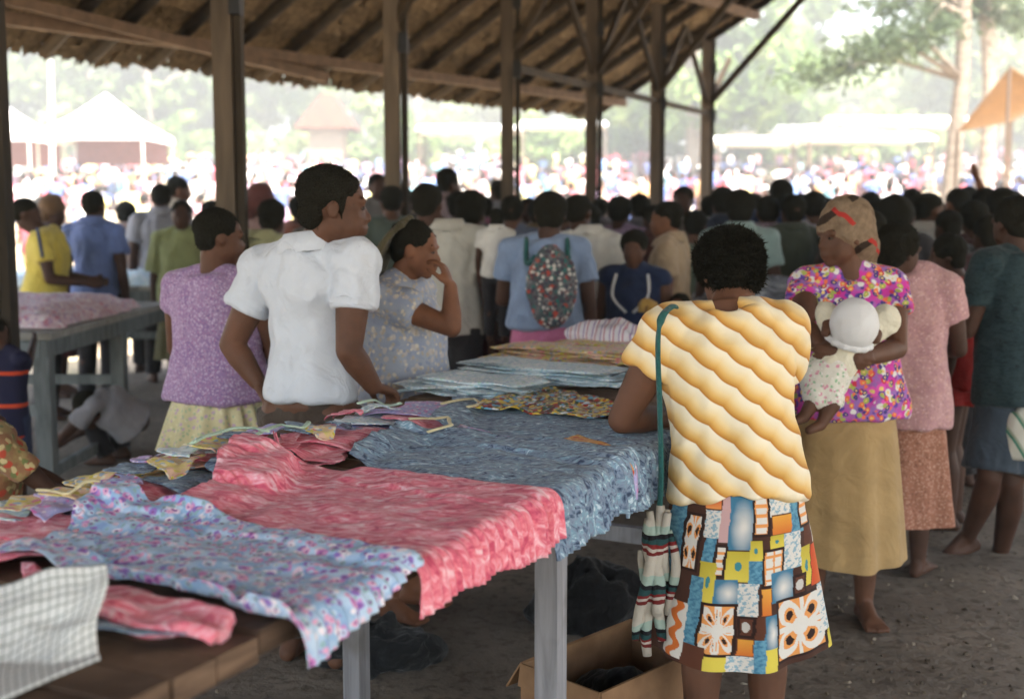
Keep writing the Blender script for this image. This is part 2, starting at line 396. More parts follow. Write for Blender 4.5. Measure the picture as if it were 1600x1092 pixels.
def trunk_mesh(seed, h, r0, spread, nl=5):
    r = np.random.default_rng(seed); mb = MB(); bx, by = r.uniform(-.4, .4, 2)
    pts = [A3(bx*math.sin(t*2)*.5, by*math.sin(t*3)*.4, h*t-.15) for t in np.linspace(0, 1, 7)]; mb.tube(pts, [r0*(1.25-t*.75) for t in np.linspace(0, 1, 7)], 9)
    for i in range(nl):
        a = r.uniform(0, 6.28); z = r.uniform(.55, .95); p = pts[int(z*6)]; e = p+A3(math.cos(a)*spread, math.sin(a)*spread, r.uniform(.5, 1.3)*spread*.7)
        mb.tube([p, (p+e)/2+A3(0,0,.1*spread), e], [r0*.4, r0*.28, r0*.1], 6)
    return mesh_from('trunk', mb.verts(), mb.f)
CR = [crown_mesh(1, 4.5, 3.8, 46, 90, .3), crown_mesh(2, 5.2, 4.6, 52, 90, .34), crown_mesh(3, 3.6, 4.4, 40, 90, .27), crown_mesh(4, 5.5, 3.2, 50, 90, .34)]
TRK = [trunk_mesh(1, 6, .3, 3), trunk_mesh(2, 7, .34, 3), trunk_mesh(3, 7, .26, 2.4), trunk_mesh(4, 6, .36, 3.4)]
for i in range(4): TRK[i].materials.append(M_BARK)
CRM = {}
def tree(px, Y, kind, s, mat, label, group, lift=0):
    p = P(px, 332, Y); z = zg(p[0], Y); t = thing('leafy_tree', label, 'tree', (p[0], Y, z), group)
    key = (kind, mat.name)
    if key not in CRM: c_ = CR[kind].copy(); c_.materials.append(mat); CRM[key] = c_
    tr = link('trunk', TRK[kind], None, t); cr = link('crown', CRM[key], None, t); rz0 = random.uniform(0, 6.28)
    hz = (6.5, 7.6, 7.4, 6.4)[kind]
    for o in (tr, cr): o.scale = (s, s, s); o.rotation_euler = (0, 0, rz0)
    cr.location = (0, 0, (hz+lift-random.choice((1.2, 2.6, 3.4)))*s); return t
# far belt: px, distance, kind, scale, material
far = [(-60, 80, 1, 1.35, M_LEAF), (40, 92, 0, 1.5, M_LEAFP), (140, 84, 3, 1.35, M_LEAF), (235, 78, 2, 1.35, M_LEAF), (310, 90, 1, 1.3, M_LEAF), (405, 96, 0, 1.4, M_LEAFP), (470, 84, 2, 1.3, M_LEAF),
       (560, 102, 3, 1.3, M_LEAFP), (650, 96, 1, 1.2, M_LEAFP), (735, 106, 0, 1.3, M_LEAF), (830, 96, 2, 1.2, M_LEAFP), (925, 104, 3, 1.35, M_LEAF), (1005, 78, 1, 1.2, M_LEAF), (1085, 64, 0, 1.35, M_LEAF),
       (1150, 72, 1, 1.3, M_LEAF), (1215, 92, 2, 1.2, M_LEAFP), (1275, 108, 3, 1.25, M_LEAFP), (1345, 112, 0, 1.2, M_LEAFP), (1420, 104, 1, 1.15, M_LEAFP), (1480, 92, 3, 1.35, M_LEAFP), (1560, 80, 0, 1.5, M_LEAFP), (1640, 84, 1, 1.6, M_LEAFP), (1720, 90, 2, 1.5, M_LEAF)]
for a in far:
    if a[4] is M_LEAF: tree(*a, 'mid green leafy tree in the belt behind the sunlit field', 'trees behind the sunlit field')
    else: tree(*a, 'pale green leafy tree in the belt behind the sunlit field', 'trees behind the sunlit field')
# low shrubs along the foot of the belt
SHR = crown_mesh(9, 2.2, 1.5, 22, 70, .2)
SHM = [SHR.copy(), SHR.copy()]; SHM[0].materials.append(M_LEAF); SHM[1].materials.append(M_LEAFP)
STM = trunk_mesh(7, 1.1, .1, .8, 3); STM.materials.append(M_BARK)
for i, px in enumerate(range(-60, 1700, 62)):
    Y = 70+random.uniform(-4, 14); p = P(px+random.uniform(-20, 20), 332, Y); s_ = random.uniform(1.0, 1.7)
    t = thing('shrub', ('dark green' if i % 2 else 'pale green')+' shrub growing at the foot of the tree belt', 'shrub', (p[0], Y, zg(p[0], Y)), 'shrubs at the foot of the tree belt'); a_ = link('stem', STM, None, t); b_ = link('foliage', SHM[(i+1) % 2], None, t)
    for o in (a_, b_): o.scale = (s_,)*3; o.rotation_euler = (0, 0, random.uniform(0, 6.28))
    b_.location = (0, 0, 1.3*s_)
# two slim trees beyond the end of the shelter
def slim_tree(px, Y, lab, branches, r0):
    b = P(px, 332, Y); z = zg(b[0], Y); t = thing('slim_tree', lab, 'tree', (b[0], Y, z)); h = 11
    mb = MB(); pts = [A3(b[0]+.12*math.sin(k*1.1+px), Y, z-.1+h*k/8) for k in range(9)]; mb.tube(pts, [r0*(1.1-.05*k) for k in range(9)], 10)
    ends = []
    for (qx, qy, dy) in branches:
        e = P(qx, qy, Y+dy); s = pts[min(8, int(max(2, (e[2]-z+.6)/h*8)))]; mid = (s+e)/2+A3(0,0,.35); mb.tube([s, mid, e], [r0*.4, r0*.28, r0*.1], 6); ends += [mid*.3+e*.7, e]
    obj('trunk', mb, M_BARK, t, True)
    r = np.random.default_rng(int(px)); V = []; F = []
    for c_ in ends:
        for j in range(200):
            d = r.normal(size=3); p = c_+d*A3(.42, .42, .17)+A3(0,0,-.05); x = unit(A3(r.normal(), r.normal(), -.6+r.normal()*.5)); y = unit(np.cross(x, r.normal(size=3))); s = r.uniform(.05, .12)
            k = len(V); V += [p-x*s*1.6, p-y*s*.35, p+x*s*1.6, p+y*s*.35]; F.append((k, k+1, k+2, k+3))
    o = link('crown', mesh_from('crown', np.array(V)-np.array(t.location), F, False), M_NEEDLE, t); return t
slim_tree(1487, 27, 'slim tree trunk with dark drooping branches reaching towards the shelter end', [(1440, 45, -1), (1395, 64, -1.5), (1345, 78, -1.5), (1275, 112, -1), (1380, 8, 0), (1430, -30, 0), (1540, -20, 1)], .17)
slim_tree(1532, 29, 'slim leaning tree trunk close beside the ochre tarpaulin awning', [(1500, 5, 0), (1560, 20, 0), (1600, 30, 1), (1520, -40, 0), (1470, 20, 1)], .18)

# ---------------------------------------------------------------- tents and stalls on the slope
M_CANVAS = cloth(236, 234, 228, 2, 'white_canvas', .04); M_OCHRE = cloth(142, 106, 62, 2, 'ochre_tarpaulin'); M_POLE = Mat('pale_pole').out(S(200,198,190), .6); M_DARKP = Mat('dark_pole').out(S(92,76,62), .8)
M_REDROOF = wood('red_brown_roof', S(84,50,38), S(104,66,48), (3, 3, 3)); M_SHADE = cloth(120, 74, 70, 3, 'tent_shade_maroon')
def tent(px, Y, w, eave_py, apex_py, label, flap=True):
    a = P(px, apex_py, Y); e = P(px, eave_py, Y); z = zg(a[0], Y); t = thing('market_tent', label, 'tent', (a[0], Y, z)); h = w/2
    mb = MB(); ez, az = e[2], a[2]; cs = [A3(a[0]-h, Y-h, ez), A3(a[0]+h, Y-h, ez), A3(a[0]+h, Y+h, ez), A3(a[0]-h, Y+h, ez)]
    mid = [(c_+A3(a[0], Y, az))/2-A3(0,0,.08*(az-ez)) for c_ in cs]
    V = cs+mid+[A3(a[0], Y, az)]+[c_-A3(0,0,.22) for c_ in cs]; F = []
    for i in range(4):
        j = (i+1) % 4; F += [(i, j, 4+j, 4+i), (4+i, 4+j, 8), (9+i, 9+j, j, i)]
    mb.add(V, F); o = obj('canopy', mb, M_CANVAS, t, False); s = o.modifiers.new('thick', 'SOLIDIFY'); s.thickness = .03
    for c_ in cs:
        q = c_*.96+A3(a[0], Y, ez)*.04; obj('pole', MB().tube([A3(q[0], q[1], zg(q[0], q[1])-.1), A3(q[0], q[1], ez)], .04, 6), M_POLE, t)
    if flap:
        obj('under_tent_shade', MB().box((a[0], Y+h*.9, ez-.5), (h*.9, .02, .45)), M_SHADE, t)  # dark maroon sheet that paints the shade under the tent
    return t
tent(165, 44, 3.75, 213, 146, 'white pyramid tent standing beside a tall pale pole on the slope')
tent(-2, 42, 3.3, 214, 158, 'white pyramid tent half hidden by the dark end post of the shelter')
b = P(78, 215, 40); tag(solid('flag_pole', MB().tube([A3(b[0], 40, zg(b[0], 40)-.2), P(79, 95, 40)], [.09, .07], 8), M_POLE, None, None), 'tall pale pole rising between two white tents', 'pole')
def stall(px, Y, w, d, py, label, mat, pitch=.25, group=None):
    a = P(px, py, Y); z = zg(a[0], Y); t = thing('market_stall', label, 'stall', (a[0], Y, z), group); h = w/2
    mb = MB(); zz = a[2]; V = [A3(a[0]-h, Y-d/2, zz-pitch), A3(a[0]+h, Y-d/2, zz-pitch), A3(a[0]+h, Y, zz), A3(a[0]-h, Y, zz), A3(a[0]+h, Y+d/2, zz-pitch), A3(a[0]-h, Y+d/2, zz-pitch)]
    mb.add(V, [(0,1,2,3), (3,2,4,5)]); o = obj('roof', mb, mat, t); s = o.modifiers.new('thick', 'SOLIDIFY'); s.thickness = .06
    for sx in (-.94, .94):
        for sy in (-.46, .46):
            x, y = a[0]+h*sx, Y+d*sy; obj('pole', MB().tube([A3(x, y, zg(x, y)-.1), A3(x, y, zz-pitch*.95)], .05, 6), M_DARKP, t)
    obj('counter', MB().box((a[0], Y-d*.3, z+.85), (h*.95, .3, .05)), M_DARKP, t); return t
stall(735, 50, 4.2, 3, 196, 'white roofed stall on the slope with shade under it, behind the crowd', M_CANVAS)
stall(880, 58, 4, 3, 190, 'small white roofed stall on the slope between two shelter posts', M_CANVAS)
stall(1240, 64, 7.5, 4, 196, 'long white roofed stall at the edge of the trees', M_CANVAS, .5)
stall(1400, 58, 6.6, 4, 183, 'wide white roofed stall left of the two slim trunks', M_CANVAS, .4)
stall(1185, 52, 4, 3, 214, 'low white roofed stall in front of the long stall', M_CANVAS, .3)
stall(1345, 48, 5, 3, 208, 'low white awning stall above the pink crowd', M_CANVAS, .3)
a = P(512, 150, 62); hz0 = zg(a[0], 62); t = thing('hut', 'small hut with a steep red brown roof by the trees', 'hut', (a[0], 62, hz0))
mb = MB(); w = 1.5; ez = P(512, 203, 62)[2]; V = [(a[0]-w, 60.5, ez), (a[0]+w, 60.5, ez), (a[0]+w, 63.5, ez), (a[0]-w, 63.5, ez), (a[0]-.15, 60.9, a[2]), (a[0]-.15, 63.1, a[2]), (a[0]+.35, 60.9, a[2]), (a[0]+.35, 63.1, a[2])]
mb.add(V, [(0,1,6,4), (1,2,7,6), (2,3,5,7), (3,0,4,5), (4,6,7,5)]); o = obj('roof', mb, M_REDROOF, t); s = o.modifiers.new('thick', 'SOLIDIFY'); s.thickness = .08
obj('wall', MB().box((a[0], 62, (hz0+ez)/2), (w*.55, 1.0, (ez-hz0)/2+.05)), M_BARK, t)
# ochre tarpaulin awning on poles at the right
Y = 24; t0 = P(1578, 104, Y); z = zg(t0[0], Y); t = thing('tarpaulin_awning', 'ochre tarpaulin awning pitched on poles beside the slim trees', 'awning', (t0[0], Y, z))
q = [P(1496, 206, Y+1.6), P(1578, 104, Y-1.2), P(1650, 150, Y-1.0), P(1580, 190, Y+2.2)]; q2 = [P(1500, 196, Y+1.5), P(1578, 104, Y+.05), P(1650, 150, Y+1.5)]
nn = 8; V = []; F = []
for i in range(nn+1):
    for j in range(nn+1):
        u, v = i/nn, j/nn; p = (q[0]*(1-u)+q[1]*u)*(1-v)+(q[3]*(1-u)+q[2]*u)*v; p = p-A3(0,0,.18*math.sin(math.pi*u)*math.sin(math.pi*v)); V.append(p)
for i in range(nn):
    for j in range(nn): F.append((i*(nn+1)+j, (i+1)*(nn+1)+j, (i+1)*(nn+1)+j+1, i*(nn+1)+j+1))
o = obj('tarpaulin', MB().add(V, F), M_OCHRE, t, True); s = o.modifiers.new('thick', 'SOLIDIFY'); s.thickness = .015
for qq in (q[0], q[1], q[2], q[3]): obj('pole', MB().tube([A3(qq[0], qq[1], zg(qq[0], qq[1])-.1), qq], .035, 6), M_DARKP, t)

# warm haze volume added to wash out the field, standing in for flare
hz = link('haze', mesh_from('haze', MB().box((0, 130, 19.5), (275, 205, 21)).verts(), MB().box((0,0,0), (1,1,1)).f, False)); hz['kind'] = 'stuff'; hz['label'] = 'added pale haze standing in for flare over the sunlit field'; hz['category'] = 'haze'
hm_ = bpy.data.materials.new('flare_haze'); hm_.use_nodes = True; hn = hm_.node_tree; hn.nodes.remove(hn.nodes['Principled BSDF']); pv = hn.nodes.new('ShaderNodeVolumePrincipled'); pv.inputs['Density'].default_value = .0055; pv.inputs['Color'].default_value = (1., .98, .92, 1); pv.inputs['Anisotropy'].default_value = .2
hn.links.new(pv.outputs[0], hn.nodes['Material Output'].inputs['Volume']); hz.data.materials.append(hm_)
# ================================================================ TABLES
T = .9
RE0 = PZ(356, 1008, T); TU = unit(PZ(830, 778, T)-RE0); TV = A3(-TU[1], TU[0], 0); TW = float((PZ(150, 745, T)-RE0)@TV)
def tb(u, v, z=0.): return RE0+TU*u+TV*v+A3(0,0,z)
def UVpx(px, py, dz=.015):
    p = PZ(px, py, T+dz); u, v = float((p-RE0)@TU), float((p-RE0)@TV)
    if v >= 0: return u, v
    d = ray(px, py); o = A3(0,0,CAM_H); n_ = TV; t_ = float((RE0-TV*.03-o)@n_)/float(d@n_); p = o+d*t_
    return float((p-RE0)@TU), -(T-p[2])
U0, U1 = -.75, 5.15
M_PLANK = wood('table_plank', S(70,55,45), S(128,104,84), (5, 5, 30), stain=S(48,38,33)); M_PAINTLEG = wood('grey_painted_timber', S(112,112,116), S(150,150,154), (30, 30, 3), stain=S(96,92,88))
tab = thing('market_table', 'long plank topped table with grey legs heaped with printed dresses', 'table', (float(tb((U0+U1)/2, TW/2)[0]), float(tb((U0+U1)/2, TW/2)[1]), 0))
u = U0; MT = np.array([TU, TV, A3(0,0,1)]).T
while u < U1:
    w = random.uniform(.085, .1); ov = random.uniform(-.008, .012)
    mb = MB(); mb.box(tb(u+w/2, TW/2+random.uniform(-.004,.004), -.022+random.uniform(-.005, .003)), (w/2-.004, TW/2+ov, .019), MT); obj('plank', mb, M_PLANK, tab); u += w
for v in (.22, TW-.22):
    obj('rail', MB().beam(tb(U0+.03, v, -.09), tb(U1-.03, v, -.09), .04, .095), M_PLANK, tab)
ul = UVpx(878, 755)[0]
def u_at(px, v):
    a, b = U0, U1
    for _ in range(40):
        m_ = (a+b)/2; q = tb(m_, v, -.2); a, b = (m_, b) if 800+FPX*q[0]/(q[1]*math.cos(PITCH)-(q[2]-CAM_H)*math.sin(PITCH)) < px else (a, m_)
    return a
ur, ulft = u_at(861, .04), u_at(553, TW-.15)
for uu, vs in ((U0+.08, (.04, TW-.15)), (ur, (.04,)), (ulft, (TW-.15,)), (ur+1.8, (.04, TW-.15)), (U1-.15, (.04, TW-.15))):
    for v in vs:
        p = tb(uu, v); obj('leg', MB().box((p[0], p[1], (T-.042)/2), (.028, .028, (T-.042)/2), MT), M_PAINTLEG, tab)
    if len(vs) == 2: obj('cross_rail', MB().beam(tb(uu, .08, -.62), tb(uu, TW-.16, -.62), .04, .06), M_PAINTLEG, tab)
    obj('cross_rail', MB().beam(tb(uu, .08, -.1), tb(uu, TW-.16, -.1), .036, .07), M_PAINTLEG, tab)

# ---------------------------------------------------------------- garments laid out on the table
HR = .012; HU0, HV0 = -1., -.05; HM = np.zeros((int(6.6/HR), int(1.25/HR))); HANG = np.zeros(HM.shape[0])
def hsample(u, v, rad=2):
    i = np.clip(((u-HU0)/HR).astype(int), rad, HM.shape[0]-rad-1); j = np.clip(((v-HV0)/HR).astype(int), rad, HM.shape[1]-rad-1); r = np.zeros(len(u))
    for a in range(-rad, rad+1):
        for b in range(-rad, rad+1): r = np.maximum(r, HM[i+a, j+b])
    return r
def box_smooth(z, n):
    for _ in range(n):
        z2 = z.copy(); z2[1:-1] = (z[:-2]+z[2:]+2*z[1:-1])/4; z3 = z2.copy(); z3[:, 1:-1] = (z2[:, :-2]+z2[:, 2:]+2*z2[:, 1:-1])/4; z = np.maximum(z3, z3)
    return z
def garment(name, label, mat, NL, FL, FR, NR, cat='dress', flare=0., ruffle=.0, wrinkle=.006, seed=1, ns=80, nt=120, thick=.0018, group=None, wob=.012, scallop=0., px=True):
    """cloth laid on the table from its left end to its right end; what runs past the right edge hangs down"""
    if px: NL, FL, FR, NR = [UVpx(*q) for q in (NL, FL, FR, NR)]
    s, t = np.meshgrid(np.linspace(0, 1, ns), np.linspace(0, 1, nt), indexing='ij')
    NL, FL, FR, NR = map(np.array, (NL, FL, FR, NR))
    uu = (NL[0]*(1-s)+NR[0]*s)*(1-t)+(FL[0]*(1-s)+FR[0]*s)*t; vv = (NL[1]*(1-s)+NR[1]*s)*(1-t)+(FL[1]*(1-s)+FR[1]*s)*t
    um = uu.mean(axis=1, keepdims=True); prof = 1-flare*np.clip(1-s*1.7, 0, 1)*(.55+.45*np.cos(s*9)); uu = um+(uu-um)*prof
    flat = np.stack([uu.ravel(), vv.ravel(), np.full(uu.size, seed*3.1)], 1)
    uu = uu+wob*wav(flat, 4, seed, 2).reshape(uu.shape); vv = vv+wob*wav(flat, 4, seed+50, 2).reshape(uu.shape)
    flat = np.stack([uu.ravel(), vv.ravel(), np.full(uu.size, seed*3.1)], 1)
    wz = (wrinkle*(1+wav(flat*A3(1.6, .8, 1), 5, seed+9, 3))).reshape(uu.shape)
    on = vv > 0; base = hsample(uu.ravel(), np.maximum(vv, 0).ravel()).reshape(uu.shape)
    base = box_smooth(base, 4)+.002
    h = base+wz
    ht = (HANG[np.clip(((uu-HU0)/HR).astype(int), 0, len(HANG)-1)])
    d = np.maximum(-vv, 0); RAD = .035; ang = np.clip(d/RAD, 0, np.pi/2); ex = np.maximum(d-RAD*np.pi/2, 0)
    dep = np.clip(d/.32, 0, 1.2)
    ru = ruffle*np.sin(uu*2*np.pi/.026+2*np.sin(uu*11+seed))*np.clip((s-.78)/.12, 0, 1)+.012*np.sin(uu*2*np.pi/.14+seed)*dep
    outw = np.where(d > 0, RAD*np.sin(ang)+.05*dep**1.5+ru+.006+ht+wz*.6, 0.); drop = np.where(d > 0, RAD*(1-np.cos(ang))+ex*.985, 0)
    drop = drop+scallop*np.sin(uu*2*np.pi/.05+seed)*np.clip((s-.93)/.07, 0, 1)*(d > 0)
    Pw = RE0[None, None]+TU*uu[..., None]+TV*np.where(d > 0, -outw, vv)[..., None]; Pw = Pw+A3(0,0,1)*(np.where(d > 0, h*np.clip(1-d/.1, 0, 1)-drop, h))[..., None]
    V = Pw.reshape(-1, 3); F = [(i*nt+j, i*nt+j+1, (i+1)*nt+j+1, (i+1)*nt+j) for i in range(ns-1) for j in range(nt-1)]
    c_ = A3(V[:,0].mean(), V[:,1].mean(), T); me = mesh_from(name, V-c_, F)
    uvl = me.uv_layers.new(name='UVMap'); L = np.array([l.vertex_index for l in me.loops]); ln = np.abs(NL[1]-NR[1])+.1; wd = abs(FL[0]-NL[0])+abs(FR[0]-NR[0])
    uvl.data.foreach_set('uv', np.stack([(s.ravel()*ln)[L], (t.ravel()*wd*.5)[L]], 1).ravel())
    o = link(name, me, mat); o.location = c_; tag(o, label, cat, group)
    q = o.modifiers.new('thick', 'SOLIDIFY'); q.thickness = thick; q.offset = 1
    ii = np.clip(((uu[on]-HU0)/HR).astype(int), 1, HM.shape[0]-2); jj = np.clip(((vv[on]-HV0)/HR).astype(int), 1, HM.shape[1]-2); hh = (base+.35*wz)[on]+thick*.8
    for a in (-1, 0, 1):
        for b in (-1, 0, 1): np.maximum.at(HM, (ii+a, jj+b), hh)
    if (~on).any():
        k = np.clip(((uu[~on]-HU0)/HR).astype(int), 0, len(HANG)-1); np.maximum.at(HANG, k, HANG[k]*0+.012*1)
    return o
LB = (S(168,196,226), S(142,172,212))
F_BLUE = print_floral('blue_floral_cotton', S(190,212,234), [S(142,170,212), S(236,214,228), S(206,136,196), S(240,232,238), S(150,120,194), S(196,216,236), S(226,170,200), S(150,184,190)], 22, S(140,80,150), S(150,184,218), .3)
F_PINK = print_streak('pink_brushed_cotton', [S(200,82,108), S(222,108,130), S(234,134,146), S(240,164,178), S(250,206,212)], (22, 48, 30), rot=(0,0,.47))
F_GREY = print_streak('slate_leaf_cotton', [S(52,66,92), S(98,118,142), S(138,152,172), S(120,158,178), S(196,212,222)], (24, 44, 30), rot=(0,0,.47), dist=2.)
F_YEL = print_floral('yellow_floral_cotton', S(226,208,120), [S(226,140,150), S(214,200,70), S(160,180,200), S(236,226,200)], 30, None, S(236,196,170), .3)
F_PALE = print_floral('pale_blue_cotton', S(222,232,234), [S(168,202,214), S(190,216,204), S(240,242,242), S(170,188,212)], 34, None, S(200,220,228), .28)
F_MULTI = print_floral('bright_patchwork_cotton', S(110,40,36), [S(226,190,60), S(222,228,232), S(190,70,50), S(110,176,206), S(230,206,90), S(60,96,60)], 26, None, S(196,180,130), .36)
F_LIL = print_floral('lilac_ribbon_cotton', S(196,170,214), [S(220,120,190), S(150,150,210), S(236,226,240)], 40, None, S(170,176,222), .3)
F_GOLD = print_floral('gold_trim_cotton', S(214,150,60), [S(196,70,40), S(236,200,110)], 40, None, None, .3)
F_MINT = cloth(190, 214, 190, 14, 'mint_binding'); F_CREAM = cloth(226, 214, 170, 14, 'cream_binding')
F_STRIPE = Mat('striped_cotton', rot=(0,0,.3)); 
_x = F_STRIPE.sep(F_STRIPE.vec); F_STRIPE = F_STRIPE.out(F_STRIPE.ramp(F_STRIPE.math('FRACT', F_STRIPE.math('MULTIPLY', _x[0], 26.)), [(0, S(226,224,232)), (.5, S(150,120,176)), (.62, S(236,234,238)), (.85, S(190,130,150))], 'CONSTANT'), .9)
# lowest layers first
garment('folded_cloth', 'slate blue printed cloth showing under the folded pink one by the bare planks', F_GREY, (120,985), (70,900), (330,968), (290,990), 'cloth', 0, 0, .008, 31, 40, 24)
garment('folded_cloth', 'rose pink cloth folded in a roll between the blue floral dress and the bare planks', F_PINK, (100,955), (30,880), (375,965), (340,990), 'cloth', 0, 0, .012, 32, 50, 26, thick=.02)
base_bits = [('slate blue cloth spread lowest along the back edge near the yellow blouse', F_GREY, (-60,835), (30,778), (330,716), (270,775)), ('rose pink cloth spread lowest below the man in the white shirt', F_PINK, (200,800), (310,708), (560,648), (520,720)), ('lilac cloth spread lowest beside the folded pale blue pile', F_LIL, (480,705), (540,652), (720,618), (690,668)), ('rose pink cloth spread lowest under the light blue floral dress', F_PINK, (-80,900), (-60,830), (240,790), (250,850))]
for i, (lb, mt, a, b, c_, d) in enumerate(base_bits): garment('spread_cloth', lb, mt, a, b, c_, d, 'cloth', 0, 0, .005, 90+i, 50, 40, wob=.02, thick=.002)
left_bits = [  # name, label, mat, near-left, far-left, far-right, near-right
 ('blouse', 'yellow floral blouse lying at the back edge beside a pink one', F_YEL, (50,790), (150,748), (300,742), (190,790)),
 ('blouse', 'rose pink blouse lying beside the yellow floral blouse', F_PINK, (110,795), (230,758), (350,752), (260,800)),
 ('blouse', 'rose pink bodice with dark green lining under the end of the blue floral dress', F_PINK, (-40,840), (0,800), (150,802), (110,850)),
 ('blouse', 'slate blue bodice folded beside the yellow and pink blouses', F_GREY, (215,772), (290,745), (420,745), (350,790)),
 ('blouse', 'yellow floral sleeve with green specks at the back edge of the table', F_YEL, (190,752), (270,722), (400,722), (330,752)),
 ('blouse', 'rose pink blouse with slate collar above the big pink dress', F_PINK, (270,740), (330,714), (440,722), (400,756)),
 ('blouse', 'slate green bodice patch on the shoulder of the big pink dress', F_GREY, (330,752), (370,730), (420,735), (400,760)),
 ('blouse', 'mint bound blouse heaped by the back edge below the man', F_PALE, (300,720), (380,690), (480,696), (410,728)),
 ('blouse', 'rose pink sleeve with mint binding near the back edge', F_PINK, (400,712), (450,690), (560,692), (520,722)),
 ('blouse', 'lilac blouse with pale binding lying behind the pink sleeve', F_LIL, (420,690), (500,662), (600,668), (540,698)),
 ('blouse', 'rose pink blouse spread beside the slate dress bodice', F_PINK, (440,702), (530,672), (640,676), (560,708)),
 ('blouse', 'pale floral blouse close to the hand of the man in white', F_PALE, (500,672), (560,642), (650,646), (600,678)),
 ('blouse', 'rose pink bodice with cream piping above the slate dresses', F_PINK, (580,668), (640,640), (720,640), (690,672)),
 ('blouse', 'lilac and rose blouse under the pale folded piles', F_LIL, (560,655), (640,622), (740,628), (690,658)),
]
for i, (nm, lb, mt, a, b, c_, d) in enumerate(left_bits): garment(nm, lb, mt, a, b, c_, d, 'blouse', .1, 0, .006, 60+i, 40, 26, wob=.022, thick=.002, group='blouses along the back edge of the table')
_r = random.Random(3)
_kinds = [('rose pink', F_PINK), ('slate blue', F_GREY), ('lilac', F_LIL), ('yellow floral', F_YEL), ('pale blue', F_PALE)]
for i in range(22):
    px_ = 30+26*i+_r.uniform(-8, 8); py_ = 783-.256*px_+_r.uniform(6, 42); w_ = _r.uniform(70, 120)*(1-.0006*px_); h_ = _r.uniform(22, 38)*(1-.0008*px_); kn, mt = _kinds[_r.choice((0, 0, 1, 2, 3, 4, 1))]
    garment('blouse', kn+' blouse crumpled among others along the back edge of the table', mt, (px_-w_*.5, py_+h_*.3), (px_-w_*.05, py_-h_*.5), (px_+w_*.55, py_-h_*.3), (px_+w_*.1, py_+h_*.6), 'blouse', .15, 0, .006, 120+i, 34, 24, wob=.03, thick=.002, group='blouses along the back edge of the table')
garment('dress', 'slate blue dress hanging over the table edge beside the woman in yellow stripes', F_GREY, (650,668), (735,612), (1042,775), (958,815), 'dress', .25, .004, .006, 3, scallop=.0)
garment('cloth_strip', 'lilac and gold strip of cloth lying between the two slate blue dresses', F_LIL, (700,684), (720,668), (972,792), (958,800), 'cloth', 0, 0, .004, 5, 50, 10)
garment('cloth_strip', 'gold and red edge of cloth hanging between the two slate blue dresses', F_GOLD, (880,688), (900,676), (974,768), (958,772), 'cloth', 0, 0, .003, 6, 40, 8)
garment('dress', 'slate blue dress with scalloped hem hanging next to the rose pink dress', F_GREY, (520,722), (640,668), (984,800), (846,893), 'dress', .25, .004, .006, 2, nt=160, scallop=.0)
garment('cloth_strip', 'dark lilac strip of cloth along the far side of the rose pink dress', F_LIL, (560,742), (600,728), (838,782), (828,790), 'cloth', 0, 0, .004, 7, 50, 10)
garment('dress', 'rose pink dress with pleated frill hanging over the table edge', F_PINK, (255,800), (410,716), (857,860), (642,974), 'dress', .22, .0035, .006, 4, ns=110, nt=200, scallop=.0)
garment('dress', 'light blue floral dress with gathered frill slipping off the table corner', F_BLUE, (-30,885), (200,783), (656,906), (462,1064), 'dress', .12, .003, .008, 8, ns=120, nt=200, scallop=.0)
# bindings: narrow tapes curling among the bodices
for i, (pts, mt, lb) in enumerate([
  ([(300,738), (350,722), (400,716), (430,730)], F_MINT, 'mint binding tape curling above the shoulder of the pink dress'),
  ([(400,704), (440,690), (470,700), (490,690)], F_MINT, 'mint binding tape looped by the rose pink sleeve'),
  ([(640,672), (700,664), (705,676), (650,688)], F_CREAM, 'cream binding loop lying on the slate dress bodice'),
  ([(690,640), (740,628), (752,638), (720,648)], F_CREAM, 'cream binding loop by the bright patchwork cloth'),
  ([(560,650), (600,640), (640,648)], F_MINT, 'mint binding tape beside the hand of the man in white'),
  ([(60,792), (110,800), (180,790)], F_CREAM, 'cream binding tape at the end of the yellow blouse')]):
    pp = []
    uvs = [UVpx(*q) for q in pts]
    for j in range(len(uvs)-1):
        for k in range(3):
            a, b = np.array(uvs[j]), np.array(uvs[j+1]); q = a+(b-a)*k/3; pp.append(tb(q[0], q[1], float(hsample(np.array([q[0]]), np.array([q[1]]))[0])+.003+.003*abs(math.sin(k+j))))
    o = solid('binding_tape', MB().curve(pp, .0065, 6, .5, 2), mt, lb, 'tape', None, True)
# folded piles at the far part of the table
def folded(label, mat, px, py, L, Wd, n, th, ang=0, nm='folded_cloth', group=None, seed=0):
    """a pile: every folded cloth in it is a thing"""
    u0, v0 = UVpx(px, py); r = np.random.default_rng(seed+int(px)); z = float(hsample(np.array([u0]), np.array([v0]), 6)[0])
    for k in range(n):
        mb = MB(); a = ang+r.uniform(-.08, .08); X = TV*math.cos(a)+TU*math.sin(a); Yv = np.cross(A3(0,0,1), X); c_ = tb(u0+r.uniform(-.025,.025), v0+r.uniform(-.05,.05), z+th*(k+.5))
        rings = []
        for t_ in np.linspace(-1, 1, 15):
            f = (1-abs(t_)**6)**.5*.98+.02; wob = .012*math.sin(t_*7+k*2+seed); rings.append((c_+X*L/2*t_+Yv*wob+A3(0,0,.3*th*math.sin(t_*5+k)), Yv*Wd/2*(.9+.1*f), A3(0,0,1)*th*.52*f))
        mb.loft(rings, 22, True, 3.2); o = solid('folded_cloth', mb, mat, label+', %s from top' % ('first', 'second', 'third', 'fourth', 'fifth', 'sixth', 'seventh')[n-1-k], 'folded cloth', group, True)
        q = get_v(o.data); nn_ = get_n(o.data); set_v(o.data, q+nn_*(.004*wav(q+k, 9, seed+k, 2))[:, None])
g_ = 'folded cloths piled at the far part of the table'
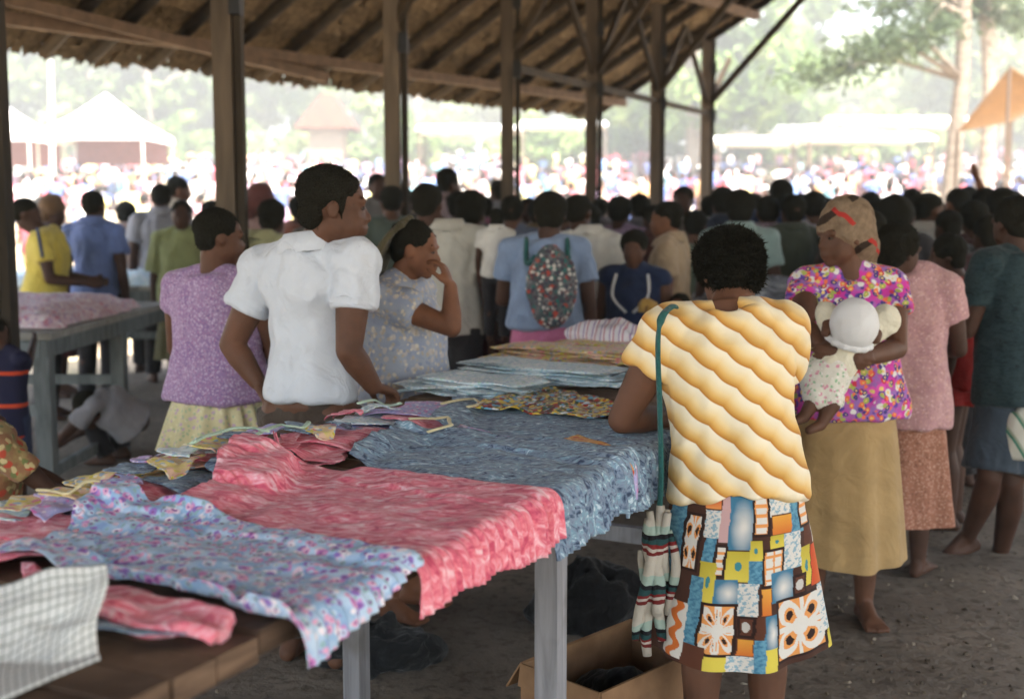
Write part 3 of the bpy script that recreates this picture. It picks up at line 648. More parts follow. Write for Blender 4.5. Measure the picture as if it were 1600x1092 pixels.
folded('pale blue folded cloth in the pile behind the white shirted man\'s hand', F_PALE, 735, 606, .44, .22, 5, .010, .1, group=g_, seed=1)
garment('folded_cloth', 'bright yellow red and brown patchwork cloth spread behind the slate dresses', F_MULTI, (740,642), (830,596), (1010,640), (960,655), 'cloth', 0, 0, .012, 41, 50, 30)
folded('pale blue folded cloth in the long pile beside the patchwork cloth', F_PALE, 850, 588, .64, .22, 6, .010, .12, group=g_, seed=2)
folded('yellow and pink folded cloth in the far end pile', F_YEL, 880, 562, .58, .24, 7, .010, .1, group=g_, seed=3)
folded('yellow and pink folded cloth stacked beside the striped heap', F_YEL, 960, 556, .42, .24, 7, .010, .0, group=g_, seed=4)
# heap of striped cloth and a yellow bundle at the far end
def heap(name, label, mat, c_, r3, seed, amp=.25, cat='cloth', nu=44, nv=26):
    mb = MB(); mb.ell(A3(0,0,0), (r3[0],0,0), (0,r3[1],0), (0,0,r3[2]), nu, nv); v = mb.verts(); d = v/np.linalg.norm(v, axis=1, keepdims=True)
    v = v*(1+amp*wav(d, .7, seed, 3)+amp*.45*(.4-np.abs(wav(d, 1.3, seed+2, 3))))[:, None]; v[:,2] = np.maximum(v[:,2], -r3[2]*.55); v = v-A3(0,0,v[:,2].min())
    o = link(name, mesh_from(name, v, mb.f), mat); o.location = tuple(c_); return tag(o, label, cat)
p = tb(*UVpx(955, 548)); heap('cloth_heap', 'white and lilac striped cloth heaped at the far end of the table', F_STRIPE, p+A3(0,0,.03), (.17,.13,.075), 5, .2)
# white checked cloth at the near corner
m = Mat('checked_cotton', 'UV'); x_, y_, _z = m.sep(m.vec)
def gridline(m, c_, f, w): return m.math('LESS_THAN', m.math('FRACT', m.math('MULTIPLY', c_, f)), w)
gl = m.math('MAXIMUM', gridline(m, x_, 62., .16), gridline(m, y_, 62., .16)); M_CHECK = m.out(m.mix(gl, S(226,228,226), S(150,158,152)), .9, .15); m.bump(m.noise(7, 3, vec=m.n('ShaderNodeTexCoord').outputs['Object']), .4, .02)
tl, tr, br, bl = [np.array(q, float) for q in ((-170,915,1.66), (166,886,1.72), (152,1012,1.585), (-170,1230,1.28))]
ns, nt = 60, 46; V = np.zeros((ns, nt, 3)); UVc = np.zeros((ns, nt, 2))
for i in range(ns):
    s = i/(ns-1)
    for j in range(nt):
        t_ = j/(nt-1); top = tl*(1-s)+tr*s; bot = bl*(1-s)+br*s
        q = top*(1-t_)+bot*t_; q = q+np.array([0, 26*math.sin(math.pi*s)*t_, 0])+np.array([6*math.sin(t_*7)*s, -8*math.sin(s*9)*(1-t_), 0])
        p = P(q[0], q[1], q[2]); V[i, j] = p+A3(0,0,.012*math.sin(5*s+6*t_)*t_-.02*t_*t_*(s > .0)); UVc[i, j] = (s*.40, t_*.24)
V = V.reshape(-1, 3); 
V[:,2] += .006*wav(V, 7, 3, 2); V[:,2] = np.maximum(V[:,2], T+.004)
c_ = A3(V[:,0].mean(), V[:,1].mean(), T); me = mesh_from('checked_cloth', V-c_, [(i*nt+j, i*nt+j+1, (i+1)*nt+j+1, (i+1)*nt+j) for i in range(ns-1) for j in range(nt-1)])
uvl = me.uv_layers.new(name='UVMap'); L = np.array([l.vertex_index for l in me.loops]); uvl.data.foreach_set('uv', UVc.reshape(-1, 2)[L].ravel())
o = link('checked_cloth', me, M_CHECK); o.location = c_; tag(o, 'white cloth with fine grey check on the bare plank corner', 'cloth'); q = o.modifiers.new('thick', 'SOLIDIFY'); q.thickness = .004

# ---------------------------------------------------------------- the other tables
M_BLUEG = wood('blue_grey_paint', S(96,104,106), S(142,148,148), (20, 20, 4)); M_TOP2 = wood('pale_table_top', S(150,148,140), S(190,188,180), (3, 20, 20))
def trestle(label, x0, x1, y0, y1, h=.88, legs=True, rot=0):
    t = thing('market_table', label, 'table', ((x0+x1)/2, (y0+y1)/2, 0))
    n_ = max(3, int((x1-x0)/.19)); w = (x1-x0)/n_
    for i in range(n_): obj('plank', MB().box((x0+w*(i+.5), (y0+y1)/2, h-.018), (w/2-.003, (y1-y0)/2, .018)), M_TOP2, t)
    obj('rail', MB().beam((x1-.05, y0+.02, h-.085), (x1-.05, y1-.02, h-.085), .035, .09), M_BLUEG, t); obj('rail', MB().beam((x0+.05, y0+.02, h-.085), (x0+.05, y1-.02, h-.085), .035, .09), M_BLUEG, t)
    obj('rail', MB().beam((x0+.075, y0+.05, h-.085), (x1-.075, y0+.05, h-.085), .035, .09), M_BLUEG, t)
    for x in (x0+.08, x1-.08):
        for y in (y0+.09, y1-.95 if y1-y0 > 2 else y1-.09): obj('leg', MB().box((x, y, (h-.04)/2), (.042, .042, (h-.04)/2)), M_BLUEG, t)
        obj('stretcher', MB().beam((x, y0+.09, .12), (x, (y1-.95 if y1-y0 > 2 else y1-.09), .12), .035, .06), M_BLUEG, t)
    for y in (y0+.09, y1-.95 if y1-y0 > 2 else y1-.09): obj('stretcher', MB().beam((x0+.1, y+.02, .46), (x1-.1, y+.02, .46), .035, .06), M_BLUEG, t)
    return t
trestle('grey painted table with open stretchers behind the girl in lavender', -3.55, -2.38, 6.25, 8.5)
trestle('far table with pale blue cloths by the man in the yellow shirt', -4.7, -2.75, 10.2, 11.1)
trestle('table with grey cloths behind the woman in yellow stripes', 1.05, 2.3, 7.3, 8.2)
def laid(label, mat, x, y, z, lx, ly, seed, hgt=.05, cat='cloth', group=None):
    n_ = 34; V = []; 
    for i in range(n_):
        for j in range(n_):
            a, b = i/(n_-1)*2-1, j/(n_-1)*2-1; e = (1-abs(a)**5)*(1-abs(b)**5); V.append((a*lx, b*ly, .004+hgt*e))
    V = np.array(V); V[:,2] += (.35*hgt*(1+wav(V+seed, 3.2, seed, 3)))*(V[:,2] > .006); V[:,0] += .04*wav(V*A3(1,1,0)+seed, 2, seed+3, 2); V[:,1] += .05*wav(V*A3(1,1,0)+seed, 2, seed+4, 2)
    o = link('laid_cloth', mesh_from('laid_cloth', V, [(i*n_+j, (i+1)*n_+j, (i+1)*n_+j+1, i*n_+j+1) for i in range(n_-1) for j in range(n_-1)]), mat); o.location = (x, y, z); return tag(o, label, cat, group)
F_ROSEW = print_floral('pale_rose_cotton', S(214,184,194), [S(206,140,160), S(232,222,226), S(190,160,190)], 22, None, S(226,206,212), .32); F_SLATE = print_streak('grey_striped_cotton', [S(70,74,84), S(130,136,146), S(190,194,200)], (6, 40, 20))
laid('pale rose printed cloths heaped on the grey painted table', F_ROSEW, -2.93, 7.25, .88, .5, .8, 3, .075)
laid('teal cloth lying at the near end of the grey painted table', cloth(70,120,130), -3.2, 6.45, .88, .22, .15, 4, .03)
laid('pale blue cloths laid out on the far table', F_PALE, -3.7, 10.6, .88, .85, .38, 5, .09)
laid('grey striped cloths laid on the table behind the striped woman', F_SLATE, 1.68, 7.7, .88, .55, .38, 6, .13)
mb = MB(); mb.box((-3.02, 6.36, .935), (.19, .075, .055)); tag(solid('cardboard_box', mb, wood('pink_card', S(190,120,104), S(206,140,122), (4,4,4)), None, None), 'small pink cardboard box at the near end of the grey painted table', 'box')
# cardboard carton under the long table
M_CARD = Mat('cardboard'); _c = M_CARD.ramp(M_CARD.noise(5, 4), [(.35, S(118,90,66)), (.6, S(150,118,88)), (.75, S(166,134,102))]); M_CARD.bump(M_CARD.noise(40, 2), .2, .004); M_CARD = M_CARD.out(_c, .9, .15)
zb = .29; bl_, bn, br_ = PZ(815, 1036, zb), PZ(938, 1082, zb), PZ(1108, 1005, zb); bf = bl_+br_-bn; box = thing('carton', 'open cardboard carton with a raised flap under the table edge', 'carton', (float((bl_+br_)[0]/2), float((bl_+br_)[1]/2), 0))
cs = [bl_, bn, br_, bf]
for i in range(4):
    a, b = cs[i], cs[(i+1) % 4]; d = unit(b-a); obj('side', MB().beam(A3(a[0], a[1], zb/2)+d*(.003 if i % 2 else 0), A3(b[0], b[1], zb/2)-d*(.003 if i % 2 else 0), .006, zb), M_CARD, box)
obj('base', MB().add([A3(q[0], q[1], .012) for q in cs], [(0,1,2,3)]), M_CARD, box)
def flap(a, b, out, L, ang):
    o_ = unit(out); q = [a, b, b+o_*L*math.cos(ang)+A3(0,0,L*math.sin(ang)), a+o_*L*math.cos(ang)+A3(0,0,L*math.sin(ang))]; f = obj('flap', MB().add(q, [(0,1,2,3)]), M_CARD, box); s_ = f.modifiers.new('thick', 'SOLIDIFY'); s_.thickness = .005
cen = (bl_+br_)/2
flap(bf, bl_, (bf+bl_)/2-cen, .1, R(-55)); flap(br_, bf, (br_+bf)/2-cen, .1, R(-40)); flap(bl_, bn, (bl_+bn)/2-cen, .06, R(-80)); flap(bn, br_, (bn+br_)/2-cen, .05, R(-86))
mb = MB(); 
c0 = (bl_+br_)/2; heap('dark_cloth_bundle', 'black cloth bundle inside the open carton', cloth(22,22,26), A3(c0[0], c0[1], .014), (.13,.13,.15), 12, .15)
p = PZ(905, 990, .06); heap('black_bag', 'black bag slumped on the floor behind the carton', cloth(16,16,18), A3(p[0]+.06, p[1]+.25, .006), (.2,.12,.14), 13, .3, 'bag')
p = PZ(590, 1030, .02); heap('dark_cloth_bundle', 'dark bundle on the floor under the hem of the light blue dress', cloth(26,28,30), A3(p[0], p[1], .006), (.2,.13,.09), 14, .34)
# ================================================================ PEOPLE: how a figure is built
SK1 = skin('skin_deep_brown', 96, 66, 50); SK2 = skin('skin_dark_brown', 74, 51, 40); SK3 = skin('skin_warm_brown', 122, 82, 60)
HB = hairmat('black_hair', 46, 44, 36); HBR = hairmat('brown_black_hair', 48, 38, 28)
M_EYEW = Mat('eye_white').out(S(78,66,58), .6, .2); M_EYED = Mat('eye_dark').out(S(22,16,14), .25, .5); M_LIP = skin('lip', 104, 60, 54)
def fwd_of(yaw): return A3(math.sin(yaw), math.cos(yaw), 0)
def right_of(yaw): return A3(math.cos(yaw), -math.sin(yaw), 0)
def std(x, y, H, yaw, armL='down', armR='down', turn=0, nod=0, lean=0, step=0, z0=0., wide=1.):
    """joints of a standing figure; yaw 0 looks away from the camera, 90 to its right"""
    f, r = fwd_of(yaw), right_of(yaw); b = A3(x, y, z0); up = A3(0,0,1); J = dict(H=H, f=f, r=r, base=b)
    ln = unit(up*math.cos(lean)+f*math.sin(lean))
    pel = b+up*.525*H; sh = pel+ln*.29*H; J['pel'] = pel; J['sh'] = sh; J['lat_h'] = r; J['lat_s'] = r
    for s, n_ in ((-1, 'L'), (1, 'R')):
        J['hip'+n_] = pel+r*s*.055*H-up*.01*H; st = f*step*H*s
        J['kn'+n_] = b+r*s*.058*H+up*.285*H+f*.012*H+st*.5; J['an'+n_] = b+r*s*.06*H+up*.045*H+st-f*.01*H; J['toe'+n_] = J['an'+n_]+f*.105*H+r*s*.02*H-up*.03*H
        S_ = sh+r*s*.113*H*wide; J['s'+n_] = S_; a = armL if s < 0 else armR; o = r*s
        if a == 'down': e = S_-up*.185*H+o*.03*H-f*.01*H; w = e-up*.15*H+f*.03*H+o*.0*H
        elif a == 'fwd': e = S_-up*.17*H+o*.03*H+f*.03*H; w = e+f*.14*H-up*.02*H-o*.05*H
        elif a == 'fold': e = S_-up*.165*H+o*.035*H+f*.04*H; w = e+f*.06*H-o*.13*H+up*.015*H
        elif a == 'hip': e = S_-up*.15*H+o*.1*H-f*.03*H; w = e-up*.09*H-o*.095*H+f*.05*H
        elif a == 'face': e = S_-up*.15*H+o*.02*H+f*.08*H; w = e+up*.14*H+f*.02*H-o*.05*H
        elif a == 'up': e = S_+up*.1*H+o*.08*H+f*.04*H; w = e+up*.12*H-o*.05*H
        else: e, w = a
        J['e'+n_], J['w'+n_] = e, w
    hy = yaw+turn; hf = unit(fwd_of(hy)*math.cos(nod)-up*math.sin(nod)); J['hf'] = hf; J['hr'] = right_of(hy); J['hu'] = unit(np.cross(J['hr'], hf)); J['head'] = sh+ln*.055*H+up*.057*H+f*.015*H; J['hs'] = .070*H
    return J
def head_prims(mb, J, fine):
    c, f, r, u, s = J['head'], J['hf'], J['hr'], J['hu'], J['hs']
    def q(x, y, z): return c+(r*x+f*y+u*z)*s
    mb.ell(q(0,-.1,.25), r*.66*s, f*.84*s, u*.72*s); mb.ell(q(0,.15,-.2), r*.60*s, f*.64*s, u*.72*s)
    for k in (-1, 1): mb.ell(q(k*.24,.28,-.36), r*.34*s, f*.36*s, u*.42*s, 12, 8)
    mb.ell(q(0,.5,-.74), r*.26*s, f*.2*s, u*.2*s, 10, 6)
    mb.cap(q(0,.64,.12), .08*s, q(0,.82,-.2), .125*s, 8)
    for k in (-1, 1): mb.ell(q(k*.69,-.1,-.02), r*.07*s, f*.17*s, u*.25*s, 8, 6)
    if fine:
        mb.cap(q(-.36,.64,.22), .12*s, q(.36,.64,.22), .12*s, 8)
        for k in (-1, 1):
            mb.sph(q(k*.14,.72,-.25), .105*s, 8, 6); mb.ell(q(k*.36,.42,-.14), r*.2*s, f*.2*s, u*.2*s, 8, 6); mb.cap(q(k*.42,.08,-.5), .16*s, q(k*.16,.44,-.74), .15*s, 8)
        mb.cap(q(-.2,.7,-.47), .065*s, q(0,.78,-.44), .085*s, 8); mb.cap(q(.2,.7,-.47), .065*s, q(0,.78,-.44), .085*s, 8); mb.cap(q(-.17,.7,-.57), .06*s, q(.17,.7,-.57), .06*s, 8); mb.ell(q(0,.74,-.57), r*.15*s, f*.1*s, u*.085*s, 8, 6)
    else:
        mb.ell(q(0,.68,-.5), r*.2*s, f*.13*s, u*.12*s, 8, 6)
def hand_prims(mb, w, d, n_, side, H, curl=.5, fine=True, spread=.12):
    """w wrist, d hand direction, n_ the way the palm faces, side vector towards the thumb"""
    d = unit(d); n_ = unit(n_-d*(n_@d)); l = np.cross(d, n_); l = l if l@side > 0 else -l; k = H/1.65
    if not fine:
        mb.ell(w+d*.075*k+n_*.01*k, d*.085*k, l*.037*k, n_*.022*k, 10, 8); mb.cap(w+d*.03*k+l*.02*k, .013*k, w+d*.08*k+l*.05*k+n_*.015*k, .009*k, 8); return
    mb.ell(w+d*.045*k, d*.055*k, l*.036*k, n_*.017*k, 12, 8)
    for i, (o, L) in enumerate(((.027, .068), (.009, .078), (-.009, .072), (-.027, .056))):
        p = w+d*.084*k*(1-.06*abs(i-1))+l*o*k; mb.cap(w+d*.02*k+l*o*.6*k, .0135*k, p, .0115*k, 8); dd = unit(d+l*spread*(1.5-i)*.5); a = .15
        for j, fr in enumerate((.45, .32, .23)):
            a += curl*(.5, .85, .6)[j]; v = dd*math.cos(a)+n_*math.sin(a); p2 = p+v*L*fr*k; mb.cap(p, (.0098-.001*j)*k, p2, (.0092-.001*j)*k, 8); p = p2
    p = w+d*.02*k+l*.024*k; p1 = p+(d*.5+l*.55+n_*.35)*.045*k; p2 = p1+unit(d*.8+l*.15+n_*.5)*.034*k; p3 = p2+unit(d*.75-l*.1*curl+n_*.7*curl)*.026*k
    mb.cap(p, .016*k, p1, .0125*k, 8); mb.cap(p1, .0115*k, p2, .0105*k, 8); mb.cap(p2, .0105*k, p3, .009*k, 8)
def foot_prims(mb, an, toe, H, fine):
    k = H/1.65; d = toe-an; d[2] = 0; d = unit(d); l = A3(d[1], -d[0], 0); z = an[2]-.074*k if 'x' == '' else max(an[2]-.07*k, an[2]-.07*k)
    b = A3(an[0], an[1], z); dd = unit(toe-an); lift = (toe[2]-an[2]+.03*H)
    heel = b-d*.035*k+A3(0,0,.03*k); ball = b+d*.115*k+A3(0,0,.024*k+lift*.8)
    mb.cap(an, .034*k, heel, .03*k, 10); mb.cap(heel, .03*k, ball-l*.02*k, .024*k, 10); mb.cap(heel, .028*k, ball+l*.02*k, .024*k, 10); mb.cap(an+d*.01*k, .034*k, ball, .026*k, 10)
    if fine:
        for i in range(5): o = (i-2)*.0165*k; mb.cap(ball+l*o, .016*k, ball+d*(.058-.005*abs(i-1.6))*k+l*o*1.15-A3(0,0,.008*k), .0115*k if i else .0125*k, 8)
    else: mb.ell(ball+d*.035*k-A3(0,0,.006*k), d*.04*k, l*.042*k, A3(0,0,.016*k), 10, 6)
def torso_rings(J, spec, infl=0.):
    """spec: (t along pelvis-shoulders, half width, half depth, forward shift), all in heights"""
    H = J['H']; out = []
    for q in spec:
        t, a, b = q[:3]; sh = q[3] if len(q) > 3 else 0; sl = 1-(1-J.get('slim', 1.))*min(1, max(0, (1.-t)/.5)); a, b = a*sl, b*sl
        lat = unit(J['lat_h']*(1-min(1, max(0, t)))+J['lat_s']*min(1, max(0, t))); ax = unit(J['sh']-J['pel']); lat = unit(lat-ax*(lat@ax)); dep = np.cross(ax, lat); dep = dep if dep@J['f'] > 0 else -dep
        bow = J.get('bow', 0)*math.sin(math.pi*min(1, max(0, t)))
        out.append((J['pel']+(J['sh']-J['pel'])*t+dep*(sh+bow)*H, lat*(a*H+infl), dep*(b*H+infl)))
    return out
BODY = [(-.22,.055,.05), (-.1,.088,.068), (.05,.098,.074,-.005), (.25,.088,.062,.0), (.45,.079,.057,.004), (.68,.09,.064,.006), (.86,.098,.062,.0), (.96,.088,.05,-.004), (1.04,.062,.042,-.008), (1.13,.04,.036,-.006), (1.2,.034,.032,-.004)]
def body_mesh(J, vox, fine=False, handL=None, handR=None, legs=True):
    H = J['H']; mb = MB(); fb = J.get('build', 1.)
    mb.loft(torso_rings(J, BODY), 20); head_prims(mb, J, fine)
    nb = J['sh']+unit(J['sh']-J['pel'])*.02*H; mb.cap(nb, .040*H, J['head']-J['hu']*.035*H-J['hf']*.015*H, .034*H)
    for n_, s in (('L', -1), ('R', 1)):
        S_, E, W = J['s'+n_], J['e'+n_], J['w'+n_]; mb.cap(nb+A3(0,0,.012*H), .03*H, S_, .033*H); mb.cap(S_, .034*H*fb, (S_+E)/2, .030*H*fb); mb.cap((S_+E)/2, .030*H*fb, E, .0235*H*fb)
        mb.cap(E, .0235*H*fb, E*.65+W*.35, .0245*H*fb); mb.cap(E*.65+W*.35, .0245*H*fb, W, .0165*H*fb)
        hs = (handL if s < 0 else handR) or {}
        d = hs.get('d', unit(W-E)); pn = hs.get('n', -J['r']*s); sd = hs.get('side', J['f']); hand_prims(mb, W, np.asarray(d, float), np.asarray(pn, float), np.asarray(sd, float), H, hs.get('curl', .45), fine)
        if legs:
            h, k, a = J['hip'+n_], J['kn'+n_], J['an'+n_]; mb.cap(h, .054*H, k, .034*H); mb.cap(k, .033*H, k*.68+a*.32-J['f']*.008*H, .036*H); mb.cap(k*.68+a*.32-J['f']*.008*H, .036*H, a, .021*H); foot_prims(mb, a, J['toe'+n_], H, fine)
    return remesh(mb, vox, 4 if fine else 2)
def top_mesh(J, vox, sleeve=.55, hem=-.05, loose=1., flare=0., neck=1.0, collar=False, wr=.006, seed=1, sl_r=1.25, puff=0., sl2=None, blouson=0.):
    H = J['H']; mb = MB(); fb = max(1., J.get('build', 1.))
    sp = []
    for t, a, b, sh in ((hem, .100, .076, -.003), (hem*.5+.1, .098, .073, -.003), (.28, .092, .066, 0), (.46, .086, .062, .004), (.68, .095, .068, .006), (.86, .102, .067, 0), (.96, .092, .056, -.004), (1.04, .073, .049, -.008), (neck+.12, .048, .043, -.006)):
        fl = flare*max(0, 1-max(0, t)/.9)+blouson*math.exp(-((t-.2)/.12)**2); sp.append((t, a+fl+.0075*loose, b+fl*.8+.0075*loose, sh))
    mb.loft(torso_rings(J, sp, 0), 26)
    for n_, s in (('L', -1), ('R', 1)):
        S_, E, W = J['s'+n_], J['e'+n_], J['w'+n_]; nb = J['sh']+unit(J['sh']-J['pel'])*.012*H
        mb.cap(nb+(S_-nb)*.2+A3(0,0,.02*H), .036*H, S_+A3(0,0,.003*H), .040*H*max(1, J.get('build', 1.))+.002)
        sl = sleeve if (sl2 is None or s < 0) else sl2
        pts = [S_+(E-S_)*t for t in np.linspace(-.05, min(1, sl), 5)]; rs = [.037*H, .0385*H+puff, .038*H*sl_r**.3+puff, .0375*H*sl_r**.5+puff, .037*H*sl_r**.6]
        if sl > 1: pts += [E+(W-E)*t for t in np.linspace(.15, sl-1, 4)]; rs += [.036*H, .034*H, .031*H, .028*H]
        d = unit(pts[-1]-pts[-2])
        mb.tube(pts, [q*fb for q in rs], 14)
    me = remesh(mb, vox, 4); v = get_v(me); n_ = get_n(me); b = J['base']
    q = (v-b)*A3(1, 1, .4); q2 = (v-b)*A3(1, 1, .75); w = .5+1.1*wav((v-b)*A3(1,1,.22), 5.0, seed, 2)+.7*wav(q2, 3.4, seed+5, 3)+.45*(.5-np.abs(wav(q2, 4.5, seed+7, 2))*1.4); set_v(me, v+n_*(wr*w)[:, None]); return me
def collar_mesh(J, open_=.5):
    """turned-down shirt collar: a stand round the neck and a fall over it"""
    H = J['H']; ax = unit(J['sh']-J['pel']); x = unit(J['lat_s']); f = J['f']-ax*(J['f']@ax); f = unit(f); c = J['sh']+ax*.046*H-f*.004*H; n = 44; V = []; F = []
    prof = [(.041, -.006), (.042, .016), (.044, .025), (.049, .024), (.058, .008), (.067, -.012)]
    for i in range(n):
        a = math.pi/2+open_/2+(2*math.pi-open_)*i/(n-1); front = max(0, math.sin(a))
        for (r_, z) in prof:
            tip = 1.+.25*max(0, math.sin(a))**6*(r_ > .05); V.append(c+(x*math.cos(a)*r_*1.04+f*math.sin(a)*r_*.96*tip)*H+ax*(z-.02*front)*H)
    m_ = len(prof)
    for i in range(n-1):
        for j in range(m_-1): F.append((i*m_+j, (i+1)*m_+j, (i+1)*m_+j+1, i*m_+j+1))
    return mesh_from('collar', V, F)
def skirt_mesh(J, z1, flare=.05, pleats=0, amp=.01, t0=.2, seed=1, tail=None, w0=.098, d0=.074, n=120, m_=46, infl=.012):
    """open skirt from the waist to height z1"""
    H = J['H']; r0 = torso_rings(J, [(t0, w0, d0, 0)], infl)[0]; c0, a0, b0 = r0; V = np.zeros((m_, n, 3)); th = np.linspace(0, 2*np.pi, n, endpoint=False); UV_ = np.zeros((m_, n, 2))
    kc = (J['knL']+J['knR'])/2; hipc = J['pel']; r = np.random.default_rng(seed); ph = r.uniform(0, 6.28, 4)
    kp = np.sin(th*max(1, pleats)+.8*np.sin(th*3+ph[0])) if pleats else .5*np.sin(th*7+ph[0])+.35*np.sin(th*11+ph[1])+.3*np.sin(th*4+ph[2])
    L = c0[2]-z1
    for i in range(m_):
        t = i/(m_-1); z = c0[2]-L*t; hp = min(1, t*L/max(.05, (c0[2]-hipc[2]))); axis = c0*(1-hp)+hipc*hp if z > hipc[2] else hipc+(kc-hipc)*min(1.4, (hipc[2]-z)/max(.05, hipc[2]-kc[2]))*.75
        g = min(1, t*3.5); a = np.linalg.norm(a0)*(1-g)+(w0*H+infl+.004*H)*g+flare*t; b = np.linalg.norm(b0)*(1-g)+(max(d0, w0*.8)*H+infl)*g+flare*t*.9
        rad = 1+amp/a*kp*(.25+t)*1.6 if pleats else 1+amp/a*kp*t*1.5
        x = unit(J['lat_h']); y = J['f']; zz = z+.012*np.sin(th*2+ph[3])*t
        V[i] = A3(axis[0], axis[1], 0)+np.outer(np.cos(th)*a*rad, x)+np.outer(np.sin(th)*b*rad, y); V[i, :, 2] = zz; UV_[i, :, 0] = th/(2*np.pi); UV_[i, :, 1] = t
    F = [(i*n+j, i*n+(j+1) % n, (i+1)*n+(j+1) % n, (i+1)*n+j) for i in range(m_-1) for j in range(n)]
    me = mesh_from('skirt', V.reshape(-1, 3), F); me['uvn'] = n; return me, UV_.reshape(-1, 2)
def trouser_mesh(J, vox, to=1., loose=1., seed=3):
    H = J['H']; mb = MB(); mb.loft(torso_rings(J, [(-.2,.085,.068), (-.1,.1,.076), (.05,.104,.08), (.2,.098,.072), (.3,.094,.069)], .004), 22)
    for n_ in 'LR':
        h, k, a = J['hip'+n_], J['kn'+n_], J['an'+n_]
        if to >= 1: mb.tube([h+A3(0,0,.02), (h+k)/2, k, (k+a)/2, k+(a-k)*min(1, to-.02)], [.064*H, .058*H, .047*H, .043*H, .041*H], 14)
        else: mb.tube([h+A3(0,0,.02), h+(k-h)*to*1.1*.5, h+(k-h)*to*1.1], [.066*H, .063*H, .06*H*loose], 14)
    me = remesh(mb, vox, 3); v = get_v(me); n_ = get_n(me); set_v(me, v+n_*(.005*wav(v*A3(1,1,.6), 4, seed, 3))[:, None]); return me
def hair_mesh(J, style='short', vol=1., seed=1, vox=.009):
    c, f, r, u, s = J['head'], J['hf'], J['hr'], J['hu'], J['hs']
    def q(x, y, z): return c+(r*x+f*y+u*z)*s
    mb = MB()
    if style == 'afro': mb.ell(q(0,-.16,.38), r*.86*vol*s, f*.86*vol*s, u*.82*vol*s); mb.ell(q(0,-.42,-.1), r*.7*vol*s, f*.5*vol*s, u*.6*vol*s)
    elif style == 'short': mb.ell(q(0,-.2,.4), r*.74*vol*s, f*.84*vol*s, u*.70*vol*s); mb.ell(q(0,-.5,-.05), r*.6*vol*s, f*.42*vol*s, u*.5*vol*s)
    elif style == 'man': 
        mb.ell(q(0,-.2,.42), r*.75*vol*s, f*.86*vol*s, u*.72*vol*s); mb.ell(q(0,-.55,-.05), r*.6*vol*s, f*.42*vol*s, u*.55*vol*s); mb.ell(q(0,.36,.66), r*.5*s, f*.26*s, u*.22*s, 10, 6)
        for k in (-1, 1): mb.cap(q(k*.6,.1,.25), .12*s, q(k*.585,.12,-.22), .05*s, 8)
    elif style == 'long': mb.ell(q(0,-.18,.36), r*.84*s, f*.86*s, u*.8*s); mb.ell(q(0,-.38,-.5), r*.72*s, f*.46*s, u*.9*s)
    me = remesh(mb, vox, 2); v = get_v(me); n_ = get_n(me); set_v(me, v+n_*(s*.032*wav(v-c, 11, seed, 3))[:, None]); return me
def hair_strands(me, J, n, L, seed=1, w=.0011):
    """short curled strands standing off the hair mass"""
    r = np.random.default_rng(seed); v = get_v(me); nn_ = get_n(me); i = r.integers(0, len(v), n); p = v[i]; d = nn_[i]+r.normal(size=(n, 3))*.55; d /= np.linalg.norm(d, axis=1, keepdims=True)
    sd_ = np.cross(d, r.normal(size=(n, 3))); sd_ /= np.linalg.norm(sd_, axis=1, keepdims=True); l = (L*r.uniform(.4, 1.2, n))[:, None]; k = r.normal(size=(n, 3))*.5
    a = p-sd_*w-d*.002; b = p+sd_*w-d*.002; c_ = p+(d+k*.3)*l*.6+sd_*w*.7; e = p+(d+k)*l; V = np.stack([a, b, c_, e], 1).reshape(-1, 3); F = [(4*j, 4*j+1, 4*j+2) for j in range(n)]+[(4*j, 4*j+2, 4*j+3) for j in range(n)]
    return V, F
def rel(me, t, name, mat, uv=None):
    v = get_v(me)-np.array(t.matrix_basis.translation); set_v(me, v); me.name = name
    if uv is not None:
        l = me.uv_layers.new(name='UVMap'); L = np.empty(len(me.loops), int); me.loops.foreach_get('vertex_index', L); n = me['uvn']; q = uv[L].copy()
        l.data.foreach_set('uv', q.ravel())
    me.materials.clear(); me.materials.append(mat); o = bpy.data.objects.new(name, me); C.objects.link(o); o.parent = t; return o
def eyes(J, t, parent):
    c, f, r, u, s = J['head'], J['hf'], J['hr'], J['hu'], J['hs']
    for k in (-1, 1):
        p = c+(r*k*.27+f*.635+u*.04)*s; mb = MB().ell(p, r*.115*s, f*.085*s, u*.042*s, 10, 8); e = obj('eye', mb, M_EYEW, t, True)
        mb = MB().ell(p+f*.04*s, r*.07*s, f*.052*s, u*.05*s, 8, 6); v = mb.verts()-np.array(t.matrix_basis.translation); o = link('iris', mesh_from('iris', v, mb.f), M_EYED, e)
        mb = MB().cap(c+(r*k*.12+f*.70+u*.27)*s, .04*s, c+(r*k*.42+f*.62+u*.29)*s, .03*s, 6); obj('eyebrow', mb, HB, t, True)
